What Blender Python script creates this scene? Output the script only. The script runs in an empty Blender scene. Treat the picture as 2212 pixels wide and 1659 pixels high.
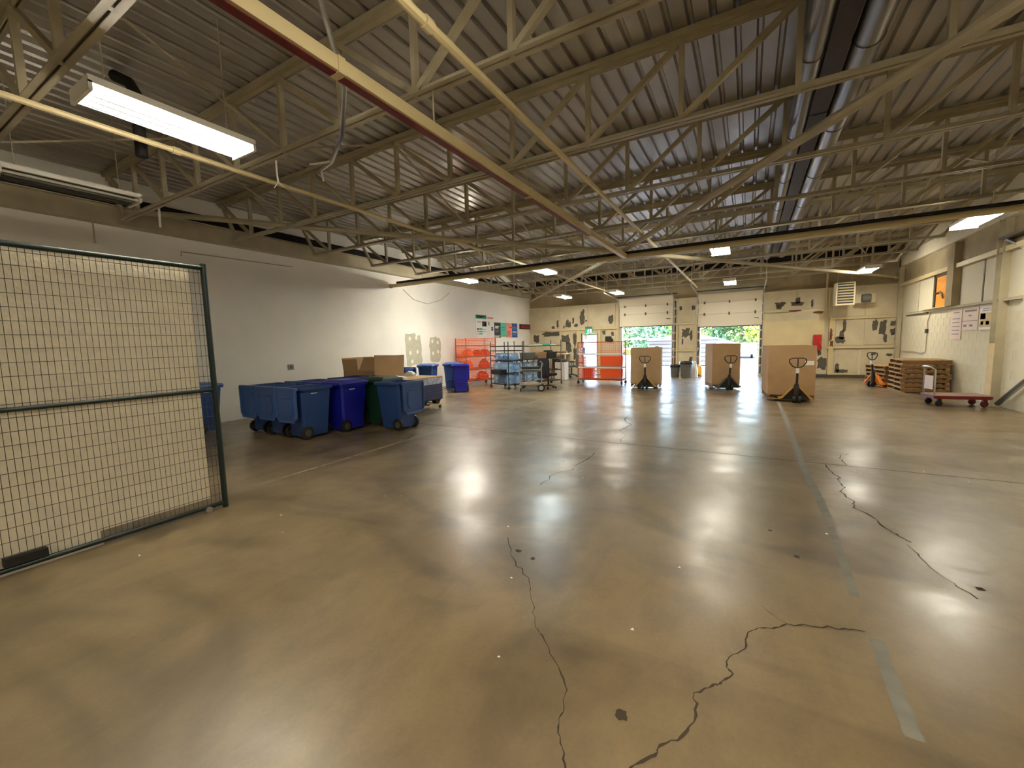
import bpy, math, random
from mathutils import Vector, Matrix
random.seed(7)
scene = bpy.context.scene
col = scene.collection
PI = math.pi

# ---------------------------------------------------------------- camera
cam_data = bpy.data.cameras.new('camera')
cam = bpy.data.objects.new('camera', cam_data)
col.objects.link(cam)
cam_data.sensor_fit = 'HORIZONTAL'
cam_data.sensor_width = 36.0
cam_data.lens = 890.0 / 2212.0 * 36.0
cam_data.clip_start = 0.05
cam_data.clip_end = 400
CX = (0.8682334, 0.49555134, -0.02448732)      # camera right
CU = (-0.02756847, 0.09746166, 0.99485738)     # camera up
CB = (0.49538948, -0.86309333, 0.09828106)     # camera back
cam.matrix_world = Matrix(((CX[0], CU[0], CB[0], 0), (CX[1], CU[1], CB[1], 0), (CX[2], CU[2], CB[2], 1.6), (0, 0, 0, 1)))
scene.camera = cam

# ---------------------------------------------------------------- world, sun, exposure
world = bpy.data.worlds.new('world')
scene.world = world
world.use_nodes = True
wn = world.node_tree.nodes
wl = world.node_tree.links
bg = wn['Background']
sky = wn.new('ShaderNodeTexSky')
sky.sky_type = 'NISHITA'
sky.sun_disc = False
sky.sun_elevation = math.radians(52)
sky.sun_rotation = math.radians(200)
sky.air_density = 1.0
sky.dust_density = 2.5
wl.new(sky.outputs[0], bg.inputs[0])
bg.inputs[1].default_value = 1.6
sun_d = bpy.data.lights.new('sun', 'SUN')
sun_d.energy = 6.0
sun_d.angle = math.radians(2)
sun_d.color = (1.0, 0.96, 0.88)
sun_o = bpy.data.objects.new('sun', sun_d)
sun_o.rotation_euler = (math.radians(42), 0, math.radians(-78))
col.objects.link(sun_o)
TUBE_E = 62.0        # radiance of a lit tube
vs = scene.view_settings
vs.view_transform = 'Standard'
vs.look = 'None'
vs.exposure = 1.28
vs.gamma = 1.0
vs.use_curve_mapping = False

scene.cycles.max_bounces = 10
scene.cycles.diffuse_bounces = 6
scene.cycles.glossy_bounces = 4
scene.cycles.use_adaptive_sampling = True
scene.cycles.adaptive_threshold = 0.04

# room extents
XL, XR, YF, YB, ZD = -10.2, 4.7, 19.8, -7.0, 4.80

# ---------------------------------------------------------------- materials
def S(r, g, b):
    f = lambda c: (c/255/12.92) if c/255 <= 0.04045 else ((c/255+0.055)/1.055)**2.4
    return (f(r), f(g), f(b), 1.0)

def mat(name, c, rough=0.6, metal=0.0, var=0.0, vscale=6.0, bump=0.0, bscale=30.0, c2=None, emit=0.0, ecol=None, trans=0.0, alpha=1.0, stretch=None, vlo=.35, vhi=.65, spec=.5):
    m = bpy.data.materials.new(name)
    m.use_nodes = True
    nt = m.node_tree
    N, L = nt.nodes, nt.links
    p = N['Principled BSDF']
    p.inputs['Base Color'].default_value = c
    p.inputs['Roughness'].default_value = rough
    p.inputs['Metallic'].default_value = metal
    p.inputs['Specular IOR Level'].default_value = spec
    if trans: p.inputs['Transmission Weight'].default_value = trans
    if alpha < 1: p.inputs['Alpha'].default_value = alpha
    if emit:
        p.inputs['Emission Color'].default_value = ecol or c
        p.inputs['Emission Strength'].default_value = emit
    if var or bump or c2:
        tc = N.new('ShaderNodeTexCoord')
        mp = N.new('ShaderNodeMapping')
        L.new(tc.outputs['Object'], mp.inputs[0])
        if stretch: mp.inputs['Scale'].default_value = stretch
    if var or c2:
        nz = N.new('ShaderNodeTexNoise')
        nz.inputs['Scale'].default_value = vscale
        nz.inputs['Detail'].default_value = 6
        L.new(mp.outputs[0], nz.inputs[0])
        rp = N.new('ShaderNodeValToRGB')
        d = c2 or tuple(x*(1-var) for x in c[:3])+(1,)
        rp.color_ramp.elements[0].color = d
        rp.color_ramp.elements[1].color = c
        rp.color_ramp.elements[0].position = vlo
        rp.color_ramp.elements[1].position = vhi
        L.new(nz.outputs[0], rp.inputs[0])
        L.new(rp.outputs[0], p.inputs['Base Color'])
    if bump:
        nb = N.new('ShaderNodeTexNoise')
        nb.inputs['Scale'].default_value = bscale
        nb.inputs['Detail'].default_value = 4
        L.new(mp.outputs[0], nb.inputs[0])
        bp = N.new('ShaderNodeBump')
        bp.inputs['Strength'].default_value = bump
        bp.inputs['Distance'].default_value = 0.02
        L.new(nb.outputs[0], bp.inputs['Height'])
        L.new(bp.outputs[0], p.inputs['Normal'])
    return m

def floor_mat():
    m = bpy.data.materials.new('concrete_floor')
    m.use_nodes = True
    nt = m.node_tree
    N, L = nt.nodes, nt.links
    p = N['Principled BSDF']
    tc = N.new('ShaderNodeTexCoord')
    def noise(scale, detail=6, rough=.6, dist=0.0, sc=None):
        mp = N.new('ShaderNodeMapping')
        if sc: mp.inputs['Scale'].default_value = sc
        L.new(tc.outputs['Object'], mp.inputs[0])
        n = N.new('ShaderNodeTexNoise')
        n.inputs['Scale'].default_value = scale
        n.inputs['Detail'].default_value = detail
        n.inputs['Roughness'].default_value = rough
        n.inputs['Distortion'].default_value = dist
        L.new(mp.outputs[0], n.inputs[0])
        return n
    def ramp(src, stops):
        r = N.new('ShaderNodeValToRGB')
        e = r.color_ramp.elements
        e[0].position, e[0].color = stops[0]
        e[1].position, e[1].color = stops[-1]
        for q in stops[1:-1]:
            x = e.new(q[0]); x.color = q[1]
        L.new(src, r.inputs[0])
        return r
    big = noise(.55, 5, .55, .6)
    r1 = ramp(big.outputs[0], [(.28, S(106, 88, 62)), (.45, S(128, 109, 78)), (.60, S(138, 119, 87)), (.75, S(152, 133, 101))])
    mid = noise(3.2, 8, .65, .3, (1.0, .55, 1))
    r2 = ramp(mid.outputs[0], [(.32, (.66, .66, .66, 1)), (.60, (1, 1, 1, 1))])
    mx = N.new('ShaderNodeMix'); mx.data_type = 'RGBA'; mx.blend_type = 'MULTIPLY'
    mx.inputs[0].default_value = .8
    L.new(r1.outputs[0], mx.inputs[6]); L.new(r2.outputs[0], mx.inputs[7])
    fine = noise(45, 4, .7)
    r3 = ramp(fine.outputs[0], [(.3, (.84, .84, .84, 1)), (.65, (1, 1, 1, 1))])
    mx2 = N.new('ShaderNodeMix'); mx2.data_type = 'RGBA'; mx2.blend_type = 'MULTIPLY'
    mx2.inputs[0].default_value = .8
    L.new(mx.outputs[2], mx2.inputs[6]); L.new(r3.outputs[0], mx2.inputs[7])
    # dark oily stains
    st = noise(.9, 3, .5, 1.2, (.6, 1.3, 1))
    r4 = ramp(st.outputs[0], [(.50, (1, 1, 1, 1)), (.66, (.60, .59, .58, 1))])
    mx3 = N.new('ShaderNodeMix'); mx3.data_type = 'RGBA'; mx3.blend_type = 'MULTIPLY'
    mx3.inputs[0].default_value = 1
    L.new(mx2.outputs[2], mx3.inputs[6]); L.new(r4.outputs[0], mx3.inputs[7])
    L.new(mx3.outputs[2], p.inputs['Base Color'])
    rg = noise(.9, 4, .5, .5)
    r5 = ramp(rg.outputs[0], [(.30, (.285, .285, .285, 1)), (.70, (.42, .42, .42, 1))])
    L.new(r5.outputs[0], p.inputs['Roughness'])
    p.inputs['Specular IOR Level'].default_value = .75
    ct = noise(1.7, 7, .6, .4)
    r6 = ramp(ct.outputs[0], [(.40, (0, 0, 0, 1)), (.62, (.75, .75, .75, 1))])
    L.new(r6.outputs[0], p.inputs['Coat Weight'])
    p.inputs['Coat Roughness'].default_value = .25
    bn = noise(5, 6, .6)
    bp = N.new('ShaderNodeBump'); bp.inputs['Strength'].default_value = .05; bp.inputs['Distance'].default_value = .02
    L.new(bn.outputs[0], bp.inputs['Height']); L.new(bp.outputs[0], p.inputs['Normal'])
    return m

M = {}
M['floor'] = floor_mat()
M['drywall'] = mat('white_drywall', S(234, 230, 220), .75, var=.06, vscale=1.2, bump=.05, bscale=60)
M['beige_wall'] = mat('beige_painted_wall', S(206, 193, 162), .7, var=.16, vscale=2.2, bump=.1, bscale=20)
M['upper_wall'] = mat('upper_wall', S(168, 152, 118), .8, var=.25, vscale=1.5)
M['cream_wall'] = mat('cream_block', S(216, 207, 180), .7, var=.06, vscale=.7, bump=.08, bscale=40)
M['mortar'] = mat('painted_joint', S(210, 200, 172), .7)
M['deck'] = mat('galvanised_deck', S(186, 180, 170), .38, metal=.6, var=.25, vscale=1.6, stretch=(1, .25, 1))
M['steel'] = mat('cream_steel', S(182, 171, 142), .5, var=.15, vscale=3)
M['steel_dark'] = mat('bare_dark_steel', S(84, 76, 62), .5, metal=.3)
M['cream_pipe'] = mat('cream_pipe', S(206, 188, 142), .45)
M['white_beam'] = mat('white_beam', S(214, 205, 180), .55, var=.1)
M['red_paint'] = mat('dark_red_paint', S(112, 24, 26), .5)
M['black'] = mat('matt_black', S(22, 21, 20), .6)
M['dark_band'] = mat('flat_dark_band', S(20, 16, 12), .9)
M['rubber'] = mat('black_rubber', S(30, 29, 28), .55)
M['duct_silver'] = mat('silver_duct', S(132, 128, 124), .36, metal=.85)
M['duct_brown'] = mat('brown_duct', S(54, 42, 38), .5, metal=.2)
M['chrome'] = mat('zinc', S(190, 190, 188), .28, metal=.9)
M['lamp_white'] = mat('lamp_enamel', S(236, 234, 224), .4)
M['tube_warm'] = mat('lit_tube_warm', S(255, 250, 230), .4, emit=TUBE_E, ecol=(1.0, .93, .79, 1))
M['tube_dim'] = mat('lit_tube_dimmed', S(255, 250, 230), .4, emit=TUBE_E*.7, ecol=(1.0, .93, .79, 1))  # output turned down to balance the near and rear lamps
M['tube_bright'] = mat('lit_tube_boosted', S(255, 250, 230), .4, emit=TUBE_E*2.2, ecol=(1.0, .93, .79, 1))  # output turned up to brighten the left wall
M['tube_cool'] = mat('lit_tube_cool', S(240, 255, 255), .4, emit=TUBE_E, ecol=(.86, 1.0, 1.0, 1))
M['tube_off'] = mat('unlit_tube', S(206, 202, 190), .35)
M['crack'] = mat('crack_dark', S(60, 49, 35), .9)
M['filler'] = mat('joint_filler', S(126, 122, 110), .7, var=.2, vscale=9)
M['white_line'] = mat('worn_floor_line', S(182, 172, 148), .7, c2=S(150, 136, 108), vscale=14)
M['fence_green'] = mat('dark_green_coat', S(14, 34, 30), .4)
M['wire'] = mat('fence_wire', S(74, 66, 44), .5)
M['foam'] = mat('wrapped_foam_board', S(232, 222, 198), .4, var=.10, vscale=9, bump=.55, bscale=22)
M['navy'] = mat('steel_blue_plastic', S(38, 70, 128), .5, var=.12, vscale=3)
M['navy_lid'] = mat('steel_blue_lid', S(54, 86, 144), .38)  # blue lightened to carry the daylight on the swung-open lid
M['royal'] = mat('royal_blue_plastic', S(24, 28, 150), .42)
M['green'] = mat('dark_green_plastic', S(22, 62, 38), .5)
M['green_lid'] = mat('dark_green_lid', S(18, 50, 32), .5)
M['card'] = mat('cardboard', S(176, 142, 102), .8, var=.10, vscale=4, bump=.04, bscale=80)
M['card_in'] = mat('cardboard_inside', S(190, 156, 114), .85)
M['label_white'] = mat('white_label', S(232, 230, 224), .6)
M['tray'] = mat('slate_blue_tray', S(74, 78, 118), .45)
M['wrap'] = mat('plastic_wrap', S(206, 212, 226), .18, c2=S(150, 158, 184), vscale=12, bump=.6, bscale=14)
M['wood'] = mat('pallet_wood', S(184, 146, 96), .8, var=.3, vscale=5, stretch=(1, 6, 6))
M['wood_dark'] = mat('weathered_wood', S(138, 102, 60), .85, var=.35, vscale=5, stretch=(1, 6, 6))
M['wood_pale'] = mat('pale_wood', S(220, 196, 150), .75, var=.15, vscale=5)
M['ply_orange'] = mat('orange_plywood', S(238, 158, 52), .6, var=.15, vscale=4, stretch=(1, 1, 3))
M['ply'] = mat('painted_plywood', S(212, 194, 150), .7, var=.1, vscale=2)
M['peel'] = mat('bare_grey_patch', S(88, 82, 70), .85, var=.2, vscale=9)
M['rust'] = mat('rusty_patch', S(110, 66, 36), .85, var=.3, vscale=9)
M['drypatch'] = mat('bare_drywall_patch', S(186, 180, 158), .8, var=.1, vscale=6)
M['spackle'] = mat('spackle', S(226, 222, 208), .8)
M['orange_net'] = mat('orange_netting', S(255, 104, 36), .5)
M['red_net'] = mat('red_netting', S(214, 46, 30), .5)
M['red'] = mat('red_enamel', S(176, 24, 22), .45)
M['maroon'] = mat('maroon_enamel', S(104, 22, 20), .5)
M['maroon_top'] = mat('worn_deck', S(140, 112, 100), .6)
M['jack_yellow'] = mat('pallet_jack_paint', S(196, 150, 70), .5, var=.2)
M['jack_orange'] = mat('orange_enamel', S(240, 140, 30), .5)
M['jack_dark'] = mat('jack_dark', S(40, 34, 30), .5)
M['door_panel'] = mat('overhead_door_panel', S(222, 212, 190), .5)
M['door_white'] = mat('door_white', S(230, 232, 230), .45)
M['jug'] = mat('blue_water_jug', S(186, 220, 250), .08, trans=.72)
M['jug_cap'] = mat('jug_cap', S(30, 60, 150), .4)
M['chair_black'] = mat('chair_fabric', S(18, 18, 20), .8)
M['bin_grey'] = mat('grey_bin', S(96, 98, 92), .55)
M['bag_black'] = mat('bin_liner', S(26, 28, 28), .3)
M['yellow'] = mat('safety_yellow', S(236, 176, 30), .5)
M['exit_green'] = mat('exit_green', S(20, 140, 104), .4, emit=.5, ecol=S(20, 150, 110))
M['exit_white'] = mat('exit_white', S(230, 250, 240), .4, emit=.9, ecol=S(230, 255, 240))
M['paper'] = mat('paper', S(238, 236, 230), .7)
M['paper_pink'] = mat('laminated_sheet', S(228, 208, 198), .5)
M['ink'] = mat('ink_grey', S(140, 132, 128), .7)
M['ink_dark'] = mat('ink_dark', S(52, 50, 46), .7)
M['poster_green'] = mat('poster_green', S(34, 134, 96), .6)
M['poster_teal'] = mat('poster_teal', S(80, 186, 164), .6)
M['poster_coral'] = mat('poster_coral', S(246, 140, 118), .6)
M['poster_blue'] = mat('poster_blue', S(38, 82, 150), .6)
M['led'] = mat('led_board', S(58, 14, 12), .3)
M['led_on'] = mat('led_digits', S(96, 26, 20), .3, emit=.15, ecol=S(160, 20, 10))
M['heater'] = mat('heater_enamel', S(214, 202, 166), .5)
M['glass'] = mat('frosted_glass', S(250, 252, 252), .75, trans=.9)
M['tan_bag'] = mat('tan_bag', S(176, 150, 126), .8)
M['hi_vis'] = mat('hi_vis', S(214, 220, 60), .6)
M['asphalt'] = mat('yard_surface', S(128, 128, 128), .85, var=.12, vscale=.8)
M['container'] = mat('white_container', S(84, 93, 104), .5)
M['leaf_a'] = mat('leaf_green', S(74, 112, 52), .6, var=.35, vscale=1.2)
M['leaf_b'] = mat('leaf_bright', S(124, 150, 40), .6, var=.3, vscale=1.2)
M['leaf_c'] = mat('leaf_blue_green', S(60, 104, 70), .6, var=.35, vscale=1.2)
M['bark'] = mat('bark', S(90, 74, 56), .9)
M['grass'] = mat('meadow', S(130, 130, 56), .9, var=.3, vscale=3)

# ---------------------------------------------------------------- mesh helpers
class MB:
    def __init__(self): self.v = []; self.f = []; self.mi = []; self.k = 0
    def add(self, vs, fs):
        o = len(self.v)
        self.v += [tuple(x) for x in vs]
        self.f += [tuple(i+o for i in f) for f in fs]
        self.mi += [self.k]*len(fs)
        return self
    def box(self, x0, x1, y0, y1, z0, z1):
        return self.add([(x0,y0,z0),(x1,y0,z0),(x1,y1,z0),(x0,y1,z0),(x0,y0,z1),(x1,y0,z1),(x1,y1,z1),(x0,y1,z1)],
                        [(0,3,2,1),(4,5,6,7),(0,1,5,4),(1,2,6,5),(2,3,7,6),(3,0,4,7)])
    def taper(self, bx, by, z0, tx, ty, z1, oy=0.0, cut=0.0):
        # frustum with chamfered corners
        def ring(x, y, z, c, o):
            return [(-x+c,-y+o,z),(x-c,-y+o,z),(x,-y+c+o,z),(x,y-c+o,z),(x-c,y+o,z),(-x+c,y+o,z),(-x,y-c+o,z),(-x,-y+c+o,z)]
        a = ring(bx, by, z0, cut, 0); b = ring(tx, ty, z1, cut, oy)
        fs = [tuple(range(7,-1,-1)), tuple(range(8,16))]+[(i,(i+1)%8,8+(i+1)%8,8+i) for i in range(8)]
        return self.add(a+b, fs)
    def bar(self, p0, p1, w, h=None, up=(0,0,1)):
        h = h or w
        p0, p1 = Vector(p0), Vector(p1)
        d = (p1-p0).normalized(); up = Vector(up)
        if abs(d.dot(up)) > .98: up = Vector((0,1,0))
        s = d.cross(up).normalized(); u = s.cross(d)
        vs = []
        for p in (p0, p1):
            for a, b in ((-1,-1),(1,-1),(1,1),(-1,1)):
                vs.append(p+s*(a*w/2)+u*(b*h/2))
        return self.add(vs, [(0,1,2,3),(7,6,5,4),(0,4,5,1),(1,5,6,2),(2,6,7,3),(3,7,4,0)])
    def tube(self, pts, r, n=8, caps=True):
        pts = [Vector(p) for p in pts]
        rs = r if isinstance(r, (list, tuple)) else [r]*len(pts)
        vs, fs = [], []
        prev = None
        for i, p in enumerate(pts):
            d = ((pts[i+1]-p) if i == 0 else (p-pts[i-1]) if i == len(pts)-1 else (pts[i+1]-pts[i-1])).normalized()
            ref = Vector((0,0,1)) if abs(d.z) < .95 else Vector((1,0,0))
            if prev is not None: s = (prev-d*prev.dot(d)).normalized()
            else: s = d.cross(ref).normalized()
            prev = s
            u = s.cross(d)
            for k in range(n):
                a = 2*PI*k/n
                vs.append(p+s*(math.cos(a)*rs[i])+u*(math.sin(a)*rs[i]))
        for i in range(len(pts)-1):
            for k in range(n):
                fs.append((i*n+k, i*n+(k+1)%n, (i+1)*n+(k+1)%n, (i+1)*n+k))
        if caps:
            fs.append(tuple(range(n-1,-1,-1))); fs.append(tuple((len(pts)-1)*n+k for k in range(n)))
        return self.add(vs, fs)
    def lathe(self, prof, n=16, c=(0,0,0), axis='z'):
        vs, fs = [], []
        for r, z in prof:
            for k in range(n):
                a = 2*PI*k/n
                q = (r*math.cos(a), r*math.sin(a), z)
                if axis == 'x': q = (q[2], q[0], q[1])
                if axis == 'y': q = (q[0], q[2], q[1])
                vs.append((q[0]+c[0], q[1]+c[1], q[2]+c[2]))
        m = len(prof)
        for i in range(m-1):
            for k in range(n):
                fs.append((i*n+k, i*n+(k+1)%n, (i+1)*n+(k+1)%n, (i+1)*n+k))
        fs.append(tuple(range(n-1,-1,-1))); fs.append(tuple((m-1)*n+k for k in range(n)))
        return self.add(vs, fs)
    def prism(self, poly, axis, a, b):
        # extrude polygon along axis: poly gives the other two coords in order
        n = len(poly)
        def P(q, t): return {'x': (t,q[0],q[1]), 'y': (q[0],t,q[1]), 'z': (q[0],q[1],t)}[axis]
        vs = [P(q,a) for q in poly]+[P(q,b) for q in poly]
        return self.add(vs, [tuple(range(n)), tuple(range(2*n-1,n-1,-1))]+[(i,i+n,(i+1)%n+n,(i+1)%n) for i in range(n)])
    def mesh(self, name, mats, smooth=False):
        me = bpy.data.meshes.new(name)
        me.from_pydata(self.v, [], self.f)
        for m in (mats if isinstance(mats, (list, tuple)) else [mats]): me.materials.append(M[m] if isinstance(m, str) else m)
        if any(self.mi): me.polygons.foreach_set('material_index', self.mi)
        import bmesh
        bm = bmesh.new(); bm.from_mesh(me); bmesh.ops.recalc_face_normals(bm, faces=bm.faces[:]); bm.to_mesh(me); bm.free()
        if smooth:
            me.polygons.foreach_set('use_smooth', [True]*len(me.polygons))
            try: me.set_sharp_from_angle(angle=math.radians(40))
            except Exception: pass
        me.update()
        return me
    def build(self, name, mats, parent=None, smooth=False, loc=None, rz=0):
        return put(name, self.mesh(name, mats, smooth), parent, loc, rz)

def put(name, me, parent=None, loc=None, rz=0):
    o = bpy.data.objects.new(name, me)
    col.objects.link(o)
    if parent: o.parent = parent
    if loc: o.location = loc
    if rz: o.rotation_euler = (0, 0, rz)
    return o

def tag(o, label, cat, group=None):
    o['label'] = label; o['category'] = cat
    if group: o['group'] = group
    return o

def thing(name, label, cat, loc=(0,0,0), rz=0, group=None):
    return tag(put(name, None, None, loc, rz), label, cat, group)

def struct(o):
    o['kind'] = 'structure'; return o

def copy_tree(o, loc, rz=0, label=None, parent=None, group=None):
    c = o.copy(); col.objects.link(c); c.parent = parent
    if parent is None:
        c.location = loc; c.rotation_euler = (0, 0, rz)
        if label: c['label'] = label
        if group: c['group'] = group
    for ch in list(o.children): copy_tree(ch, None, 0, None, c)
    return c

def B(x0, x1, y0, y1, z0, z1): return MB().box(x0, x1, y0, y1, z0, z1)

def jag(cx, cy, w, h, n=18, rnd=.32, pw=.75):
    # irregular outline
    pts = []
    for k in range(n):
        a = 2*PI*k/n
        ca, sa = math.cos(a), math.sin(a)
        s = 1/max(abs(ca), abs(sa))**pw
        j = 1+random.uniform(-rnd, rnd*.45)
        pts.append((cx+ca*s*w/2*j, cy+sa*s*h/2*j))
    return pts

# ================================================================ STRUCTURE
floor = struct(B(XL-.2, XR+.2, YB-.2, YF+.2, -.12, 0).build('floor', 'floor'))

def ribbon(name, pts, w, m, z=.0015, jit=0.0, ws=None):
    mb = MB(); vs = []; n = len(pts)
    for i, (x, y) in enumerate(pts):
        a = pts[max(i-1,0)]; b = pts[min(i+1,n-1)]
        d = Vector((b[0]-a[0], b[1]-a[1])).normalized(); s = Vector((-d.y, d.x))
        ww = (ws[i] if ws else w)*(1+random.uniform(-jit, jit))
        vs += [(x+s.x*ww/2, y+s.y*ww/2, z), (x-s.x*ww/2, y-s.y*ww/2, z)]
    mb.add(vs, [(2*i,2*i+1,2*i+3,2*i+2) for i in range(n-1)])
    return mb.build(name, m, floor)

def subdiv(pts, k=4, jit=.02):
    out = []
    for i in range(len(pts)-1):
        (x0,y0),(x1,y1) = pts[i], pts[i+1]
        for t in range(k):
            u = t/k; j = jit*math.hypot(x1-x0,y1-y0) if t else 0
            out.append((x0+(x1-x0)*u+random.uniform(-j,j), y0+(y1-y0)*u+random.uniform(-j,j)))
    out.append(pts[-1]); return out

cracks = {
 'a': [(-1.69,2.81),(-1.44,2.5),(-1.26,2.36),(-1.18,2.22),(-1.08,2.09),(-1.0,1.94),(-.92,1.88),(-.81,1.77),(-.7,1.65),(-.66,1.54),(-.65,1.46),(-.61,1.38),(-.56,1.31),(-.5,1.1),(-.52,.8)],
 'b': [(-.44,1.2),(-.34,1.42),(-.27,1.51),(-.26,1.56),(-.19,1.64),(-.15,1.77),(-.17,1.89),(-.1,1.97),(-.07,2.0),(-.02,2.09),(-.05,2.12),(-.04,2.2),(.03,2.3),(.04,2.44),(.09,2.51),(.16,2.54),(.23,2.62),(.35,2.66),(.5,2.72),(.59,2.74)],
 'c': [(.89,6.31),(.88,6.11),(.93,5.79),(.91,5.55),(.93,5.39),(.86,5.22),(.92,4.91),(.89,4.77),(1.01,4.53),(1.03,4.36),(1.08,4.23),(1.13,4.14)],
 'd': [(1.09,4.08),(1.11,3.89),(1.16,3.6),(1.24,3.4)],
 'e': [(1.1,6.34),(1.07,6.68),(1.11,6.86),(1.22,6.97)],
 'f': [(-1.88,4.8),(-2.01,4.46),(-2.0,4.07)],
 'g': [(-2.18,8.8),(-1.93,7.43),(-1.72,6.42)],
 'h': [(-1.88,5.61),(-1.91,4.89)],
 'i': [(.23,2.62),(.16,2.68),(.11,2.74)]}
wid = {'a': .006, 'b': .009, 'c': .012, 'd': .006, 'e': .010, 'f': .010, 'g': .014, 'h': .010, 'i': .003}
for k, pts in cracks.items():
    ribbon('crack', subdiv(pts, 4, .08), wid[k], 'crack', jit=.6)
ribbon('control_joint', [(-10.0,6.31),(4.6,6.31)], .018, 'crack', z=.001)
ribbon('control_joint', [(-10.0,12.6),(4.6,12.6)], .018, 'crack', z=.001)
def strip(pts, w): ribbon('joint_filler', subdiv(pts, 10, .004), w, 'filler', z=.0012, jit=.12)
strip([(.68,12.6),(.675,10.6),(.66,8.3),(.635,6.8),(.63,5.6),(.65,4.9),(.645,4.42)], .075)
strip([(.645,4.2),(.63,3.6),(.61,3.1)], .05)
strip([(.63,2.70),(.62,2.4),(.615,2.06)], .065)
for a, b in ((2.6,3.4),(3.45,3.95),(4.0,5.6),(5.65,6.2),(6.9,8.5),(8.6,10.4),(10.5,12.0)):
    ribbon('worn_line', subdiv([(-5.01,a),(-5.01,b)], 12, .003), .03, 'white_line', z=.001, jit=.5)
# round stain, oil spots
for (x, y, w) in ((-.43,1.62,.055),(.35,3.5,.04),(.2,3.9,.03),(-1.5,2.65,.05),(-1.35,2.6,.04),(1.3,3.55,.05)):
    MB().add([(p[0],p[1],.0012) for p in jag(x,y,w,w,12,.3)], [tuple(range(12))]).build('floor_spot', 'crack', floor)
mb = MB()
for k in range(70):
    x, y = random.uniform(-6,4), random.uniform(1.2,9)
    s = random.uniform(.004,.011)
    mb.add([(x-s,y-s*.6,0),(x+s,y-s*.5,0),(x+s*.7,y+s,0),(x-s*.6,y+s*.8,0),(x,y,s)], [(0,1,4),(1,2,4),(2,3,4),(3,0,4),(3,2,1,0)])
deb = mb.build('floor_debris', 'label_white'); deb['kind'] = 'stuff'
tag(deb, 'tiny pale crumbs of litter scattered over the concrete floor', 'debris')

# --- walls
wall_left = struct(B(XL-.2, XL, YB, YF+.2, 0, ZD+.1).build('wall_left', 'drywall'))
wall_back = struct(B(XL-.2, XR+.2, YB-.2, YB, 0, ZD+.1).build('wall_back', 'beige_wall'))
wall_right = struct(B(XR, XR+.2, YB, YF+.2, 0, ZD+.1).build('wall_right', 'mortar'))
# far wall with openings: person door (-7.33..-6.42), dock door 1 (-5.28..-2.99), dock door 2 (-1.86..0.41)
PD = (-7.30, -6.42, 2.0); D1 = (-5.26, -2.99, 3.40); D2 = (-1.86, .40, 3.40)
mb = MB()
LED = 3.40
mb.box(XL, PD[0], YF, YF+.2, 0, LED); mb.box(PD[0], PD[1], YF, YF+.2, PD[2], LED); mb.box(PD[1], D1[0], YF, YF+.2, 0, LED)
mb.box(D1[1], D2[0], YF, YF+.2, 0, LED); mb.box(D2[1], XR, YF, YF+.2, 0, LED)
wall_far = struct(mb.build('wall_far', 'mortar'))
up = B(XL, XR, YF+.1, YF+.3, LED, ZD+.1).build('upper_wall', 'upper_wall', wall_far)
# sheet panels on the far wall
def panels(xs, z0, z1, m='beige_wall'):
    for a, b in zip(xs[:-1], xs[1:]):
        B(a+.006, b-.006, YF-.03, YF, z0, z1).build('wall_panel', m, wall_far)
panels([XL+.02,-8.42,-6.92,-5.56,D1[0]], 2.24, LED)
panels([XL+.02,-9.3,-8.3,-7.52], 0.0, 2.16)
panels([-6.25,-5.56,D1[0]], 0.0, 2.16)
panels([-2.8,-2.05], 2.34, LED); panels([-2.74,-2.08], .15, 1.05); panels([-2.74,-2.08], 1.14, 2.22)
panels([.55,1.6,2.66], 2.66, LED); panels([2.72,3.7,XR-.02], 2.30, LED); panels([2.86,3.7,XR-.02], 1.22, 2.18)
panels([.5,1.6,2.64], .12, 2.55)
panels([2.86,3.58], .12, 1.08); panels([3.66,XR-.02], .12, 1.08)
# girts (cream rails) and studs
def girt(x0, x1, z, h=.07, d=.09): B(x0, x1, YF-d, YF, z-h/2, z+h/2).build('girt', 'cream_pipe', wall_far)
girt(XL+.01, D1[0]-.25, 2.20); girt(D1[0]-.25, D1[0]-.02, 2.20, .05); girt(XL+.01, D1[0]-.1, 3.37, .05, .06)
girt(-2.95, -1.9, 2.28); girt(-2.95,-1.9,1.09,.06); girt(-2.95,-1.9,3.36,.05,.05); girt(-2.95,-1.9,2.62,.05,.05)
girt(.45, 1.35, 2.60); girt(2.66, XR-.02, 2.23); girt(2.6, XR-.02, 1.14); girt(D2[1]+.05, XR-.02, 3.38, .04, .05); girt(2.66, 3.5, .14, .06)
def stud(x0, x1, z0, z1, d=.07): B(x0, x1, YF-d, YF, z0, z1).build('stud', 'cream_pipe', wall_far)
stud(-7.50, -7.34, 0, 2.16); stud(-6.40, -6.28, 0, 2.16); stud(-2.82,-2.74,0,2.25); stud(-2.08,-1.98,0,2.25)
stud(2.66, 2.80, 0, 2.2); stud(2.50,2.56,2.25,4.0,.06); stud(.5,.58,2.26,2.56); stud(-5.52,-5.44,0,3.35,.05)
stud(-7.34,-6.40,2.02,2.12,.06)
struct(B(D2[1]+.1, XR-.02, YF-.085, YF, 0, .1).build('baseboard_far', 'steel_dark'))
# dark rough masonry edge beside the dock doors
for (a, b) in ((-5.42,-5.28),(-2.98,-2.84),(-1.97,-1.87),(.41,.5)):
    for k in range(9):
        z = .12+k*.36
        B(a, b, YF-.025, YF, z, z+.30).build('masonry_block', 'rust' if k % 3 == 1 else 'peel', wall_far)
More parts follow.
